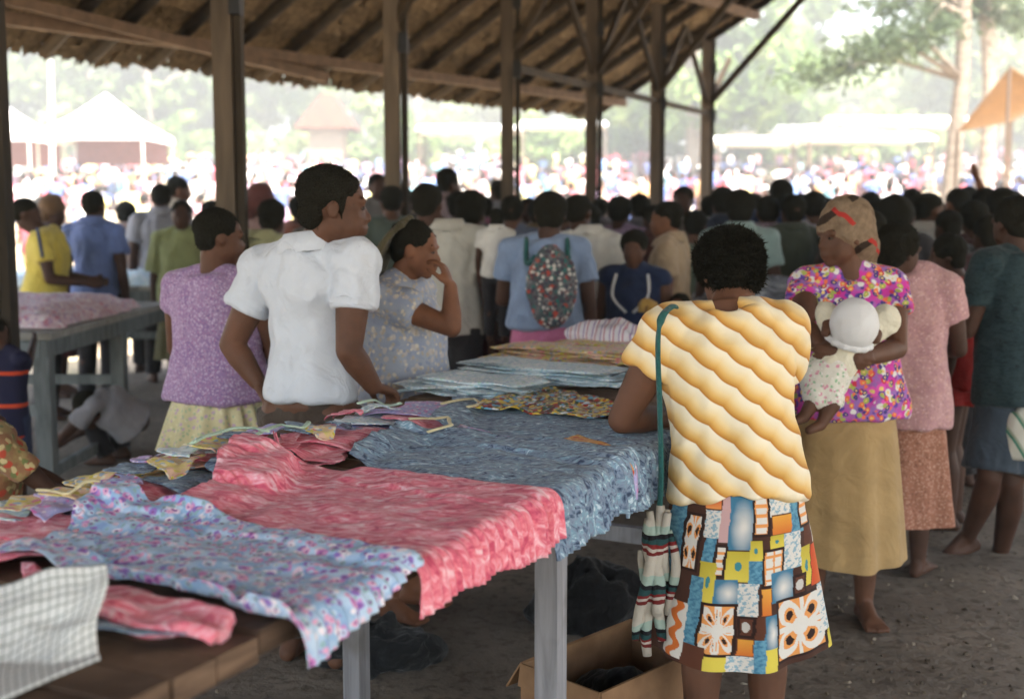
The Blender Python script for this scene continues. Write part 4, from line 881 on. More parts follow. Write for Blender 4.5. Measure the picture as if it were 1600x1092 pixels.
def person(label, J, skn=SK1, hair=('short', 1.), hm=HB, top=None, skirt=None, trousers=None, vox=.013, fine=False, hands=(None, None), group=None, seed=1, eye=False, cat='person', strands=0):
    b = J['base']; t = thing('person', label, cat, (b[0], b[1], b[2]), group)
    t['label'] = label
    rel(body_mesh(J, vox, fine, *hands), t, 'body', skn)
    if hair:
        hmesh = hair_mesh(J, hair[0], hair[1], seed, max(.008, vox*.8)); 
        if strands:
            V, F = hair_strands(hmesh, J, strands, .010 if strands > 9000 else .006, seed, .0007); base = np.array(t.matrix_basis.translation)
        ho = rel(hmesh, t, 'hair', hm)
        if strands: st = link('hair_strands', mesh_from('hair_strands', V-base, F, False), hm, ho); st['kind'] = 'stuff'
    if top: tp = dict(top); mt = tp.pop('mat'); nm = tp.pop('name', 'shirt'); so = rel(top_mesh(J, tp.pop('vox', max(.01, vox)), seed=seed, **tp), t, nm, mt)
    if top and top.get('collar'):
        co = rel(collar_mesh(J), t, 'collar', mt); co.parent = so; q = co.modifiers.new('thick', 'SOLIDIFY'); q.thickness = .003
    if skirt: sk_ = dict(skirt); mt = sk_.pop('mat'); nm = sk_.pop('name', 'skirt'); me, uv = skirt_mesh(J, seed=seed, **sk_); rel(me, t, nm, mt, uv)
    if trousers: tr = dict(trousers); mt = tr.pop('mat'); rel(trouser_mesh(J, max(.011, vox), seed=seed, **tr), t, 'trousers', mt)
    if eye: eyes(J, t, None)
    return t
# ================================================================ THE PEOPLE BY THE LONG TABLE
def pixJ(H, base, yaw, hyaw, nod, pel, sL, sR, head, arms, hs=.07, legs=None, roll=0):
    """joints of a posed figure from measured points (pixel, pixel, distance)"""
    J = std(base[0], base[1], H, yaw); Q = lambda q: P(*q)
    J['pel'] = Q(pel); J['sL'], J['sR'] = Q(sL), Q(sR); J['sh'] = (J['sL']+J['sR'])/2; J['lat_s'] = unit(J['sR']-J['sL']); J['head'] = Q(head); J['hs'] = hs*H
    (J['eL'], J['wL']), (J['eR'], J['wR']) = [(Q(a), Q(b)) for a, b in arms]
    for s, n_ in ((-1, 'L'), (1, 'R')): J['hip'+n_] = J['pel']+J['r']*s*.055*H-A3(0,0,.01*H)
    hf = unit(fwd_of(hyaw)*math.cos(nod)-A3(0,0,1)*math.sin(nod)); J['hf'] = hf; J['hr'] = unit(right_of(hyaw)+A3(0,0,1)*roll); J['hu'] = unit(np.cross(J['hr'], hf)); return J

# ---- woman in the yellow rope-print shirt, back to the camera
m = Mat('yellow_rope_print'); x_, y_, z_ = m.sep(m.vec)
ang = R(36); al = m.math('SUBTRACT', m.math('MULTIPLY', x_, math.cos(ang)), m.math('MULTIPLY', z_, math.sin(ang))); pe = m.math('ADD', m.math('MULTIPLY', x_, math.sin(ang)), m.math('MULTIPLY', z_, math.cos(ang)))
sc_ = m.math('ABSOLUTE', m.math('SINE', m.math('MULTIPLY', al, 44.))); pe2 = m.math('ADD', pe, m.math('ADD', m.math('MULTIPLY', sc_, .006), m.math('MULTIPLY', m.noise(6, 2), .016)))
fr = m.math('FRACT', m.math('MULTIPLY', pe2, 17.5))
col = m.ramp(fr, [(0, S(176,114,44)), (.06, S(198,140,62)), (.26, S(224,180,104)), (.5, S(236,210,156)), (.75, S(240,226,194)), (.96, S(242,232,210)), (1., S(206,150,80))])
m.bump(m.noise(8, 3, .5, 1.2), .4, .016); M_ROPE = m.out(col, .85, .2, .1)
y1 = R(-6)
J1 = pixJ(1.5, P(1162, 332, 3.08)[:2], y1, R(-14), R(28), (1152, 775, 3.06), (1042, 524, 3.14), (1226, 517, 3.18), (1140, 432, 3.26), (((972, 655, 3.17), (1048, 652, 3.34)), ((1196, 640, 3.36), (1108, 662, 3.5))))
J1['build'] = 1.1
p1 = person('woman in a yellow rope print shirt leaning on the table with her back turned', J1, SK1, ('afro', 1.03), HB, dict(mat=M_ROPE, name='shirt', sleeve=.42, hem=-.02, loose=2.1, flare=.004, sl_r=1.2, wr=.010, vox=.007), vox=.006, fine=True, seed=3, strands=24000)
# painted tapa print of her skirt, laid out patch by patch
me, uv = skirt_mesh(J1, P(1160, 1012, 3.04)[2], .072, 0, .014, .08, 5, n=560, m_=250, infl=.004, w0=.105, d0=.083)
RECT = [(120,210,190,510,'f2'), (210,300,85,160,'or'), (215,300,160,310,'bw'), (230,290,310,440,'bl'), (300,345,85,330,'mv'), (345,480,85,370,'bg'), (480,590,75,300,'t'), (590,740,60,200,'bw'), (600,770,190,300,'og'), (740,830,55,310,'bl'), (800,890,50,290,'t'), (830,900,290,400,'br'),
 (285,345,340,520,'t'), (345,475,375,540,'ol'), (475,540,320,425,'ol'), (540,690,370,575,'tg'), (475,540,425,550,'bl'), (690,800,300,500,'bw'), (590,690,300,370,'ol'), (800,880,400,620,'ol'), (870,945,400,640,'rd'), (225,300,440,660,'ol'), (300,420,530,660,'bg'), (420,525,550,725,'bw'), (600,750,500,665,'bg'), (750,830,540,660,'bt'), (540,610,575,725,'og'),
 (245,425,660,950,'f3'), (640,950,655,1000,'f4'), (430,525,725,845,'bt'), (430,520,845,945,'og'), (570,640,725,905,'bg'), (525,570,725,850,'br'), (100,190,690,1010,'ow'), (190,245,530,905,'bl'), (290,390,950,1040,'ye'), (390,520,945,1040,'bw'), (520,580,850,1040,'bl'), (580,640,905,1040,'ye'), (905,1010,640,920,'bw'), (890,960,290,400,'bw'), (945,1010,400,640,'bw'), (60,120,100,700,'bl'), (190,290,905,1040,'br'), (950,1010,920,1040,'ol')]
nv = len(uv); colr = np.tile(np.array(S(70,44,34)[:3]), (nv, 1)); xn = (1+np.cos(uv[:,0]*2*np.pi))/2; yn = uv[:,1]; ZX = 60+xn*(830+yn*115); ZY = 75+yn*955; r_ = np.random.default_rng(4)
ZX2 = ZX+6*wav(np.stack([ZX*.01, ZY*.01, ZX*0], 1), .6, 3, 2); spk = wav(np.stack([ZX*.02, ZY*.02, ZX*0], 1), 1.6, 8, 2)
cc = {k: np.array(S(*v)[:3]) for k, v in dict(or_=(206,110,48), og1=(222,160,66), br=(92,54,38), wh=(214,210,202), bl=(104,156,178), dbl=(66,118,146), ol=(186,170,62), teal=(60,130,140), rd=(196,72,44), mv=(196,160,158), ye=(214,196,80), dk=(44,26,22), or2=(222,150,84)).items()}
def lerp(a, b, t): return a*(1-t)[:, None]+b*t[:, None]
for (x0, x1, y0, y1_, k) in RECT:
    i = np.where((ZX2 > x0) & (ZX2 < x1) & (ZY > y0) & (ZY < y1_))[0]
    if not len(i): continue
    a = (ZX2[i]-x0)/(x1-x0); b = (ZY[i]-y0)/(y1_-y0); s_ = spk[i]; ax, ay = a*2-1, b*2-1; one = np.ones(len(i)); edge = np.minimum(np.minimum(ZX2[i]-x0, x1-ZX2[i]), np.minimum(ZY[i]-y0, y1_-ZY[i]))
    C_ = np.tile(cc['br'], (len(i), 1))
    if k == 'or': C_ = lerp(cc['rd'], cc['or2'], b)
    elif k == 'og': C_ = lerp(cc['og1'], cc['or_'], b)
    elif k == 'bw': C_ = lerp(cc['wh'], cc['bl'], (s_ > .25)*.75)
    elif k == 'bl': C_ = lerp(cc['bl'], cc['dbl'], np.clip(.5+s_*.8, 0, 1))
    elif k == 'mv': C_ = np.tile(cc['mv'], (len(i), 1))
    elif k == 'bg': C_ = lerp(cc['dbl'], cc['wh'], np.clip(1.1-np.hypot(ax-.2, ay-.15), 0, 1))
    elif k == 'ol': C_ = np.where((np.hypot(ax, ay) < .3)[:, None], cc['teal'], lerp(cc['ol'], cc['ye'], b))
    elif k == 'ye': C_ = np.tile(cc['ye'], (len(i), 1))
    elif k == 'rd': C_ = lerp(cc['rd'], cc['or_'], a)
    elif k == 'bt': C_ = np.where((np.hypot(ax, ay) < .5)[:, None], cc['wh']*.8, cc['br'])
    elif k == 'ow': C_ = np.where(((np.abs(ax+.3*np.sin(ay*9)) < .35))[:, None], cc['or_'], cc['wh'])
    elif k in ('t', 'tg'):
        g_ = (np.abs(np.sin(ay*3.14*2.2)) > .55) & (np.abs(ax) < .62) if k == 't' else (np.abs(np.sin(ax*4.2)) > .35) & (np.abs(np.sin(ay*5.2)) > .3); C_ = np.where(g_[:, None], cc['wh'], cc['or2'])
    elif k in ('f2', 'f3', 'f4'):
        th_ = np.arctan2(ay, ax); rr = np.hypot(ax, ay); pet = np.abs(np.cos(2*th_ if k != 'f3' else 4*th_)) if k == 'f3' else np.abs(np.sin(2*th_)); C_ = np.tile(cc['or2'], (len(i), 1))
        C_[(rr < 1.15*pet**.6) & (rr < 1.15)] = cc['wh']; C_[(rr < .85*pet) & (rr > .3) & (pet > .7)] = cc['or2']; C_[(rr < .72*pet) & (rr > .45) & (pet > .86)] = cc['dk']; C_[(np.abs(ay) < .09) | ((np.abs(ax) < .06))] = cc['wh']
    if k in ('t', 'tg', 'f2', 'f3', 'f4', 'bt'): C_[edge < 15] = cc['dk']
    elif k in ('or', 'og', 'br', 'rd'): C_[edge < 5] = cc['br']
    colr[i] = C_
ca = me.color_attributes.new('print', 'FLOAT_COLOR', 'POINT'); ca.data.foreach_set('color', np.concatenate([colr, np.ones((nv, 1))], 1).ravel())
m = Mat('tapa_print_cotton'); m.bump(m.noise(9, 3, .5, 1.2), .35, .014); M_TAPA = m.out(m.attr('print'), .85, .2, .1)
rel(me, p1, 'skirt', M_TAPA, uv)
# her string bag with a teal strap
m = Mat('banded_bag'); z_ = m.sep(m.vec)[2]; zz = m.math('FRACT', m.math('MULTIPLY', m.math('ADD', z_, m.math('MULTIPLY', m.noise(12, 2), .05)), 8.)); M_BAG = m.out(m.ramp(zz, [(0, S(178,172,160)), (.46, S(104,34,34)), (.54, S(176,170,160)), (.6, S(120,36,36)), (.66, S(36,70,72)), (.76, S(24,24,28)), (.84, S(150,170,160))], 'CONSTANT'), .9); m.bump(m.noise(240, 2), .4, .006)
M_TEAL = cloth(46, 96, 92, 20, 'teal_cord')
bs = P(1030, 800, 2.98); bagt = thing('string_bag', 'banded white red and teal string bag hanging from the striped woman\'s shoulder', 'bag', (bs[0], bs[1], P(1020, 1030, 2.98)[2]))
st = [J1['sL']+A3(.03, .05, .06), P(1052, 478, 3.06), P(1034, 496, 3.0), P(1028, 540, 2.985), P(1031, 640, 2.985), P(1033, 740, 2.985), P(1030, 800, 2.985)]; obj('strap', MB().curve(st, .010, 8, .5), M_TEAL, bagt, True)
for i, (xa, ya, xb, yb, w) in enumerate([(1016,800,1000,1000,.013), (1026,790,1014,1025,.016), (1034,795,1030,1000,.016), (1042,800,1044,980,.014), (1020,810,1022,960,.018), (1008,860,996,990,.010), (1048,830,1050,960,.011)]):
    a, b = P(xa, ya, 2.97+.012*(i % 3)), P(xb, yb, 2.96+.014*(i % 4)); pts = [a+(b-a)*t+A3(.012*math.sin(t*5+i), .008*math.cos(t*6+i), 0) for t in np.linspace(0, 1, 10)]; obj('fold', MB().tube(pts, [w*(.55+.6*math.sin(.25+2.6*t)) for t in np.linspace(0, 1, 10)], 9), M_BAG, bagt, True)

# ---- man in the white shirt
M_WHITE = cloth(208, 214, 222, 7, 'white_shirt_cotton', .03); M_BROWNT = cloth(74, 64, 56, 8, 'brown_trousers')
J2 = pixJ(1.66, P(487, 332, 3.95)[:2], R(22), R(78), R(2), (487, 640, 3.92), (414, 428, 4.02), (556, 412, 3.80), (524, 327, 3.86), (((362, 538, 4.02), (402, 596, 3.98)), ((545, 548, 3.74), (583, 603, 3.80))), hs=.0745)
J2['build'] = 1.08; J2['slim'] = .8
p2 = person('man in a white short sleeved shirt resting his hand on the table', J2, SK1, ('man', 1.0), HB, dict(mat=M_WHITE, name='shirt', sleeve=.5, hem=.1, loose=1.7, collar=True, sl_r=1.25, wr=.015, vox=.007, puff=-.003, blouson=.008), trousers=dict(mat=M_BROWNT), vox=.006, fine=True, seed=5, eye=True, strands=2500,
            hands=(None, dict(d=P(612, 612, 3.86)-P(583, 603, 3.80), n=A3(0,.1,-1), side=A3(.3,1,0), curl=1.0)))
for n_ in 'LR':
    S_, E = J2['s'+n_], J2['e'+n_]; d_ = unit(E-S_); pts = [S_+(E-S_)*t for t in (.40, .43, .5, .53, .535)]; obj('rolled_cuff', MB().tube(pts, [.060, .070, .071, .068, .05], 20), M_WHITE, p2, True)
# ---- girl in lavender
M_LAV = print_floral('lavender_print', S(160,134,170), [S(182,160,190), S(136,110,152), S(196,178,202), S(166,122,160)], 70, None, S(150,122,164), .34); M_PALESK = print_floral('pale_yellow_print', S(214,206,164), [S(196,170,190), S(222,216,180), S(170,186,150)], 38, None, S(206,198,156), .28)
b = P(333, 332, 4.62); J3 = std(b[0], b[1], 1.49, R(18), 'fold', 'fold', R(48), R(6)); J3['head'] = P(345, 373, 4.62)
p3 = person('girl in a lavender blouse and pale yellow gathered skirt facing away', J3, SK1, ('short', 1.02), HB, dict(mat=M_LAV, name='blouse', sleeve=.35, hem=.02, loose=2.4, flare=.032, wr=.006, vox=.01), dict(mat=M_PALESK, z1=P(320, 702, 4.6)[2], flare=.07, pleats=16, amp=.012, t0=.1, n=180), vox=.008, fine=True, seed=8, eye=True, strands=1500)
# ---- woman in the blue floral smock, hand raised to her face
M_SMOCK = print_floral('blue_grey_floral', S(168,176,190), [S(196,190,186), S(150,160,184), S(214,206,190), S(186,176,160)], 30, None, S(156,166,188), .3)
b = P(626, 332, 4.45); J4 = std(b[0], b[1], 1.47, R(112), 'down', 'face', R(-14), R(8)); J4['head'] = P(650, 392, 4.42); J4['eR'] = P(706, 512, 4.22); J4['wR'] = P(704, 448, 4.24); J4['bow'] = .006
p4 = person('woman in a blue grey floral smock with a net bag hung from her head', J4, SK3, ('short', 1.0), HB, dict(mat=M_SMOCK, name='smock', sleeve=.5, hem=-.1, loose=2.6, flare=.05, wr=.007, vox=.01, sl_r=1.4), dict(mat=M_SMOCK, z1=.34, flare=.07, amp=.02, t0=.0, infl=.05, name='smock_skirt'), vox=.006, fine=True, seed=9, eye=True, strands=1500,
            hands=(None, dict(d=A3(-.35,.1,1), n=A3(-1,.2,.1), side=A3(0,-1,0), curl=.8)))
M_NET = cloth(92, 84, 60, 40, 'olive_net', .3)
c4, f4, r4, u4, s4 = J4['head'], J4['hf'], J4['hr'], J4['hu'], J4['hs']
nb = thing('net_bag', 'olive net bag slung from the head of the woman in the floral smock', 'bag', (b[0]-.12, 4.5, .75))
for i in range(13):
    o = (i-6)/6; a = c4+(r4*o*.62+f4*(-.3-.1*abs(o))+u4*(1.2-.3*o*o))*s4; q1 = c4+(r4*o*.85-f4*.85+u4*(.5-.1*abs(o)))*s4; q2 = c4+(r4*o*1.0-f4*1.35-u4*.9)*s4; e = c4+(r4*o*.9-f4*1.55-u4*2.6)*s4
    obj('net_cord', MB().curve([a, q1, q2, e], [.011, .013, .013, .009], 6), M_NET, nb, True)
for k, t in enumerate(np.linspace(.2, 1, 6)):
    pts = [];
    for i in range(9):
        o = (i-4)/4*1.0; pts.append(c4+(r4*o*(.8+.15*t)-f4*(.7+.85*t)+u4*(.7-3.3*t*t-.1*abs(o)))*s4)
    obj('net_cord', MB().tube(pts, .007, 6), M_NET, nb, True)
e4 = c4+(-f4*1.5-u4*3.9)*s4; mb = MB(); mb.ell(e4, (.09,0,0), (0,.1,0), (0,0,.2)); obj('pouch', mb, M_NET, nb, True)

# ---- mother in the pink floral blouse with a baby
M_PINKF = print_floral('magenta_floral', S(206,60,160), [S(224,90,180), S(96,70,160), S(222,220,214), S(206,60,80), S(170,180,90), S(236,120,80), S(70,60,130)], 17, S(230,200,120), S(150,110,180), .33, soft=.02)
M_OCHSK = cloth(172, 144, 100, 6, 'ochre_skirt_cotton')
b = P(1330, 332, 4.35); J5 = std(b[0], b[1], 1.52, R(188), 'fold', 'fold', R(62), R(4), wide=.88); J5['head'] = P(1316, 372, 4.33); J5['eL'], J5['wL'] = P(1402, 545, 4.2), P(1335, 562, 3.98); J5['eR'], J5['wR'] = P(1256, 510, 4.2), P(1300, 552, 3.99)
p5 = person('mother in a magenta floral blouse and ochre skirt carrying a baby', J5, SK1, ('short', .95), HB, dict(mat=M_PINKF, name='blouse', sleeve=.4, hem=-.05, loose=2., flare=.03, wr=.007, vox=.01, neck=.93, sl_r=1.4), dict(mat=M_OCHSK, z1=P(1330, 872, 4.3)[2], flare=.05, amp=.018, t0=.05, infl=.02), vox=.006, fine=True, seed=12, eye=True,
            hands=(dict(d=A3(-1,-.1,.15), n=A3(0,1,0), side=A3(0,0,1), curl=.35), dict(d=A3(.9,-.2,-.2), n=A3(0,1,0), side=A3(0,0,1), curl=.3)))
# her head scarf: sacking with red and dark bands
m = Mat('printed_head_scarf'); x_, y_, z_ = m.sep(m.warp(.05, 9)); d = m.math('ADD', m.math('MULTIPLY', x_, .8), z_); f_ = m.math('FRACT', m.math('MULTIPLY', d, 6.3)); f2 = m.math('FRACT', m.math('MULTIPLY', m.math('SUBTRACT', m.math('MULTIPLY', x_, .7), z_), 5.1))
c_ = m.ramp(m.noise(40, 3), [(.3, S(112,94,76)), (.7, S(144,124,102))]); c_ = m.mix(m.math('MULTIPLY', m.math('LESS_THAN', f_, .13), m.math('LESS_THAN', f2, .5)), c_, S(170,56,50)); c_ = m.mix(m.math('MULTIPLY', m.math('LESS_THAN', f2, .14), m.math('GREATER_THAN', f_, .55)), c_, S(58,46,38)); m.bump(m.noise(14, 3, .5, 2), .6, .02); M_SCARF = m.out(c_, .92, .15)
def scarf(J, t, mat, s_=1., name='head_scarf', tail=True, vox=.008):
    c, f, r, u, s = J['head'], J['hf'], J['hr'], J['hu'], J['hs']*s_
    def q(x, y, z): return c+(r*x+f*y+u*z)*s
    mb = MB(); mb.ell(q(0,-.18,.45), r*.88*s, f*.9*s, u*.86*s); mb.ell(q(0,-.48,-.1), r*.82*s, f*.62*s, u*.75*s)
    if tail: mb.tube([q(0,-.75,.2), q(0,-1.0,-.5), q(.05,-.95,-1.15)], [.5*s, .42*s, .2*s], 12, flat=.7)
    me = remesh(mb, vox, 3); v = get_v(me); n_ = get_n(me); set_v(me, v+n_*(s*.06*wav((v-c)*A3(1,1,1.6), 5, 4, 3))[:, None]); return rel(me, t, name, mat)
scarf(J5, p5, M_SCARF, 1.07)
# the baby
bb = P(1310, 540, 4.0); bt = thing('baby', 'baby in a white bonnet held against its mother\'s magenta blouse', 'baby', (bb[0], bb[1], P(1285, 670, 4.0)[2]))
def ps(*a): return [P(*q) for q in a]
hd, nk, ch, bt_, k1, f1, k2, f2_ = ps((1333,508,3.98), (1325,535,4.0), (1318,550,4.02), (1288,592,4.02), (1272,625,3.96), (1256,652,3.95), (1300,632,3.95), (1282,664,3.93))
mb = MB(); mb.ell(hd, (.068,0,0), (0,.075,0), (0,0,.078)); mb.cap(nk, .035, ch, .06); mb.cap(ch, .062, bt_, .066); mb.cap(bt_, .04, k1, .03); mb.cap(k1, .028, f1, .02); mb.cap(f1, .02, f1+A3(-.04,-.03,-.01), .015); mb.cap(bt_, .04, k2, .03); mb.cap(k2, .028, f2_, .02); mb.cap(f2_, .02, f2_+A3(-.045,-.03,-.012), .015)
a1, a2 = P(1372,505,4.0), P(1296,498,4.02); mb.cap(ch, .03, a1, .024); mb.cap(a1, .024, P(1368,530,3.95), .018); mb.cap(ch, .03, a2, .024); mb.cap(a2, .022, P(1290,520,3.97), .016)
rel(remesh(mb, .006, 3), bt, 'body', SK1)
M_WC = cloth(222, 222, 222, 4, 'white_baby_cotton', .03); M_CRC = cloth(224, 218, 196, 12, 'cream_baby_cotton', .04); M_BPAN = print_floral('baby_print', S(220,216,204), [S(214,150,166), S(150,186,150), S(232,228,222)], 46, None, None, .26)
mb = MB(); mb.ell(hd+A3(.0,-.012,.004), (.082,0,0), (0,.078,0), (0,0,.088)); me = remesh(mb, .007, 2); v = get_v(me); set_v(me, v+get_n(me)*(.0012*wav(v-hd, 9, 3, 2))[:, None]); bo = rel(me, bt, 'bonnet', M_WC)
mb = MB(); ax_ = unit(hd-ch); e1 = unit(np.cross(ax_, A3(0,1,0))); e2 = np.cross(ax_, e1)
for i in range(26):
    a0, a1 = i*2*math.pi/26, (i+1)*2*math.pi/26; g0, g1 = 1+.06*(i % 2), 1+.06*((i+1) % 2); mb.cap(hd-ax_*.05+(e1*math.cos(a0)+e2*math.sin(a0))*.072*g0, .011, hd-ax_*.05+(e1*math.cos(a1)+e2*math.sin(a1))*.072*g1, .011, 8)
fo = obj('frill', mb, M_WC, bt, True); fo.parent = bo
mb = MB(); mb.cap(ch, .068, ch*.5+bt_*.5, .074); mb.sph(P(1384,500,4.0), .052); mb.cap(P(1384,500,4.0), .05, ch, .04); mb.sph(P(1292,490,4.03), .042); mb.cap(P(1292,490,4.03), .04, ch, .04); me = remesh(mb, .008, 3); v = get_v(me); set_v(me, v+get_n(me)*(.004*wav(v, 9, 4, 3))[:, None]); rel(me, bt, 'blouse', M_CRC)
mb = MB(); mb.cap(ch*.35+bt_*.65, .078, bt_, .086); mb.cap(bt_, .06, k1*.8+bt_*.2, .048); mb.cap(bt_, .06, k2*.7+bt_*.3, .05); me = remesh(mb, .008, 3); v = get_v(me); set_v(me, v+get_n(me)*(.004*wav(v, 9, 6, 3))[:, None]); rel(me, bt, 'pants', M_BPAN)

# ---- people behind the mother
M_MAUVE = print_floral('dusty_mauve_print', S(190,150,150), [S(206,172,170), S(170,130,134), S(200,160,150)], 60, None, S(180,138,142), .3); M_RUST = print_floral('rust_print', S(150,104,84), [S(176,134,114), S(130,86,70), S(186,146,126)], 60, None, S(160,112,92), .3)
b = P(1420, 332, 4.95); J7 = std(b[0], b[1], 1.47, R(25), 'down', 'fwd', R(45), R(4)); J7['head'] = P(1405, 395, 4.92)
person('woman in a loose dusty mauve smock over a rust skirt behind the mother', J7, SK2, ('afro', 1.02), HB, dict(mat=M_MAUVE, name='smock', sleeve=.55, hem=-.32, loose=1.5, flare=.022, wr=.010, vox=.012), dict(mat=M_RUST, z1=P(1440, 808, 4.95)[2], flare=.05, amp=.018, t0=-.1, infl=.015), vox=.008, fine=True, seed=15, strands=2500)
M_RED = cloth(150, 34, 30, 7, 'red_dress_cotton')
b = P(1503, 332, 5.7); J8 = std(b[0], b[1], 1.38, R(300), 'down', 'down', R(-10), R(4)); J8['head'] = P(1479, 402, 5.7)
person('girl in a red dress beside the woman in the mauve smock', J8, SK2, ('afro', .98), HB, dict(mat=M_RED, name='bodice', sleeve=.12, hem=-.1, loose=2.2, flare=.02, neck=.9), dict(mat=M_RED, z1=.62, flare=.06, amp=.02, t0=0, infl=.02), vox=.01, fine=True, seed=16)
M_DTEAL = print_streak('dark_teal_shirt', [S(22,33,38), S(32,50,55), S(50,66,68), S(38,56,62)], (30, 30, 120)); M_SHORT = cloth(58, 68, 78, 7, 'blue_grey_shorts')
b = P(1602, 332, 5.15); J9 = std(b[0], b[1], 1.56, R(-28), 'fwd', 'down', R(10), R(4), R(4), .10); 
J9['anL'] = P(1512, 838, 5.25); J9['toeL'] = P(1492, 880, 5.25); J9['knL'] = P(1546, 745, 5.05); J9['anR'] = P(1562, 868, 5.28); J9['toeR'] = J9['anR']+A3(-.11,.1,-.045); J9['knR'] = P(1580, 752, 5.1)
p9 = person('man in a dark teal shirt and shorts striding barefoot past the crowd', J9, SK2, ('short', 1.06), HB, dict(mat=M_DTEAL, name='shirt', sleeve=.6, hem=-.28, loose=3., flare=.02, wr=.009), trousers=dict(mat=M_SHORT, to=.85, loose=1.25), vox=.008, fine=True, seed=17)
m = Mat('green_striped_bag'); x_, y_, z_ = m.sep(m.vec); M_GBAG = m.out(m.ramp(m.math('FRACT', m.math('MULTIPLY', m.math('ADD', x_, m.math('MULTIPLY', z_, .6)), 14.)), [(0, S(196,196,184)), (.7, S(60,120,100)), (.85, S(150,160,140))], 'CONSTANT'), .9)
p = P(1592, 668, 5.0); heap('cloth_bag', 'pale bag with green stripes at the hip of the striding man', M_GBAG, A3(p[0]+.03, p[1], p[2]-.13), (.1,.06,.15), 21, .12, 'bag')
# ================================================================ THE CROWD UNDER THE ROOF
DARKT = cloth(44, 42, 44, 8, 'dark_trousers'); NAVY = cloth(46, 56, 84, 8, 'navy_cotton'); MAROON = cloth(66, 34, 38, 8, 'maroon_cotton'); OLIVE = cloth(112, 108, 76, 8, 'olive_cotton')
GC = 'shoppers in the shade of the shelter'
def shopper(label, px, top, Y, yaw, topc, bottom=DARKT, hair=('short', 1.), skirt=False, aL='down', aR='down', turn=0, skn=SK2, dx=0, hemz=.35, group=GC, nod=4, loose=1.8, sleeve=.55, scf=None, vox=.015, seed=None, lean=0, wide=1., fine=False, collar=True, z0=0., hem=None):
    p = P(px, top, Y); g0 = z0 or zg(p[0], Y); H = (p[2]-g0)/1.025; b = P(px+dx, 332, Y); sd_ = seed or int(px*7+Y*13) % 997; mt = topc if not isinstance(topc, tuple) else cloth(*topc, 8, 'shirt_cotton')
    J = std(b[0], b[1], H, R(yaw), aL, aR, R(turn), R(nod), R(lean), 0, g0, wide); 
    if dx: J['head'][0] = P(px, 332, Y)[0]
    tp = dict(mat=mt, name='blouse' if skirt else 'shirt', sleeve=sleeve, hem=hem if hem is not None else (-.12 if skirt else -.08), loose=loose, flare=.025 if skirt else .004, wr=.008, collar=collar and not skirt, sl_r=1.45)
    t = person(label, J, skn, hair if not scf else ('short', .92), HB, tp, dict(mat=bottom, z1=g0+hemz, flare=.06, amp=.016, t0=.05 if hem is None else hem+.12, n=90, m_=26, infl=.014) if skirt else None, None if skirt else dict(mat=bottom), vox=vox, fine=fine, seed=sd_, group=group)
    if scf: scarf(J, t, scf, 1.05, vox=.012)
    return t, J
PLAID = print_streak('plaid_shirt', [S(84,70,84), S(130,112,124), S(170,150,160)], (60, 60, 40)); LILP = print_floral('lilac_small_print', S(150,130,156), [S(180,160,186), S(110,96,130)], 60); DREDP = print_floral('dark_red_print', S(70,40,44), [S(150,60,66), S(180,160,160), S(50,36,46)], 34)
BRSC = cloth(112, 88, 66, 12, 'brown_head_cloth'); PKSC = cloth(104, 64, 60, 12, 'rose_head_cloth'); GRYSH = cloth(150, 150, 156, 8, 'grey_shirt_cotton'); 
t, J = shopper('man in a yellow shirt with a blue sleeve stripe reaching over the cloths', 42, 300, 8.8, 82, (212, 192, 92), aL='fwd', aR='fwd', dx=20, lean=7, fine=True, vox=.012, collar=False, loose=3.2, wide=1.12)
q = [J['sR']+(J['eR']-J['sR'])*t_+A3(.01, -.085, .02) for t_ in np.linspace(-.25, .5, 6)]; obj('sleeve_stripe', MB().tube(q, .011, 6), cloth(56, 76, 116), t, True)
shopper('woman with a brown head cloth behind the man in yellow', 80, 302, 9.9, 95, MAROON, MAROON, scf=BRSC, skirt=True)
shopper('man in a blue shirt seen from behind at the far table', 145, 290, 9.3, 12, (108, 126, 176), vox=.012, fine=True)
shopper('man in a pale grey shirt half hidden by the woman in green', 252, 280, 10.7, -15, GRYSH)
shopper('tall man in a buff shirt looking across behind the woman in green', 277, 268, 11.6, 65, (168, 156, 136), skn=SK1)
shopper('woman in an olive green blouse facing the camera near the far table', 284, 306, 9.7, 172, (150, 156, 108), OLIVE, skirt=True, sleeve=.9, fine=True, vox=.012)
shopper('person in a khaki shirt seen from behind beyond the girl in lavender', 424, 304, 7.7, 8, (172, 170, 130), hair=('afro', .98), dx=-14, vox=.012)
shopper('woman with a dull red head cloth beside the thick second post', 406, 284, 9.8, 40, (150, 120, 112), MAROON, scf=PKSC, skirt=True)
shopper('man with short hair standing behind the face of the man in white', 590, 264, 11.8, 150, (120, 116, 112))
shopper('person in black right behind the net bag', 626, 284, 10.2, 20, (50, 48, 52), hair=('afro', 1.))
shopper('man in a cream grey shirt walking away behind the floral smock', 668, 276, 6.7, 14, (192, 188, 176), dx=32, vox=.011, fine=True, aL='fwd')
shopper('tall man whose head stands clear above the others by the third post', 697, 256, 11.2, 60, (140, 120, 120), hair=('afro', .95))
shopper('woman in dark brown with a maroon skirt carrying a child', 738, 290, 7.0, 25, (58, 44, 38), MAROON, ('afro', 1.), True, aR='fold', dx=6, hemz=.25)
t, J = shopper('child in a white shirt carried at the side of the woman in dark brown', 776, 322, 6.55, 10, (214, 210, 202), DARKT, ('long', .95), z0=.80, group=None, vox=.011); t['category'] = 'child'
shopper('man with a round head behind the carried child', 780, 274, 12.2, -30, (130, 128, 130))
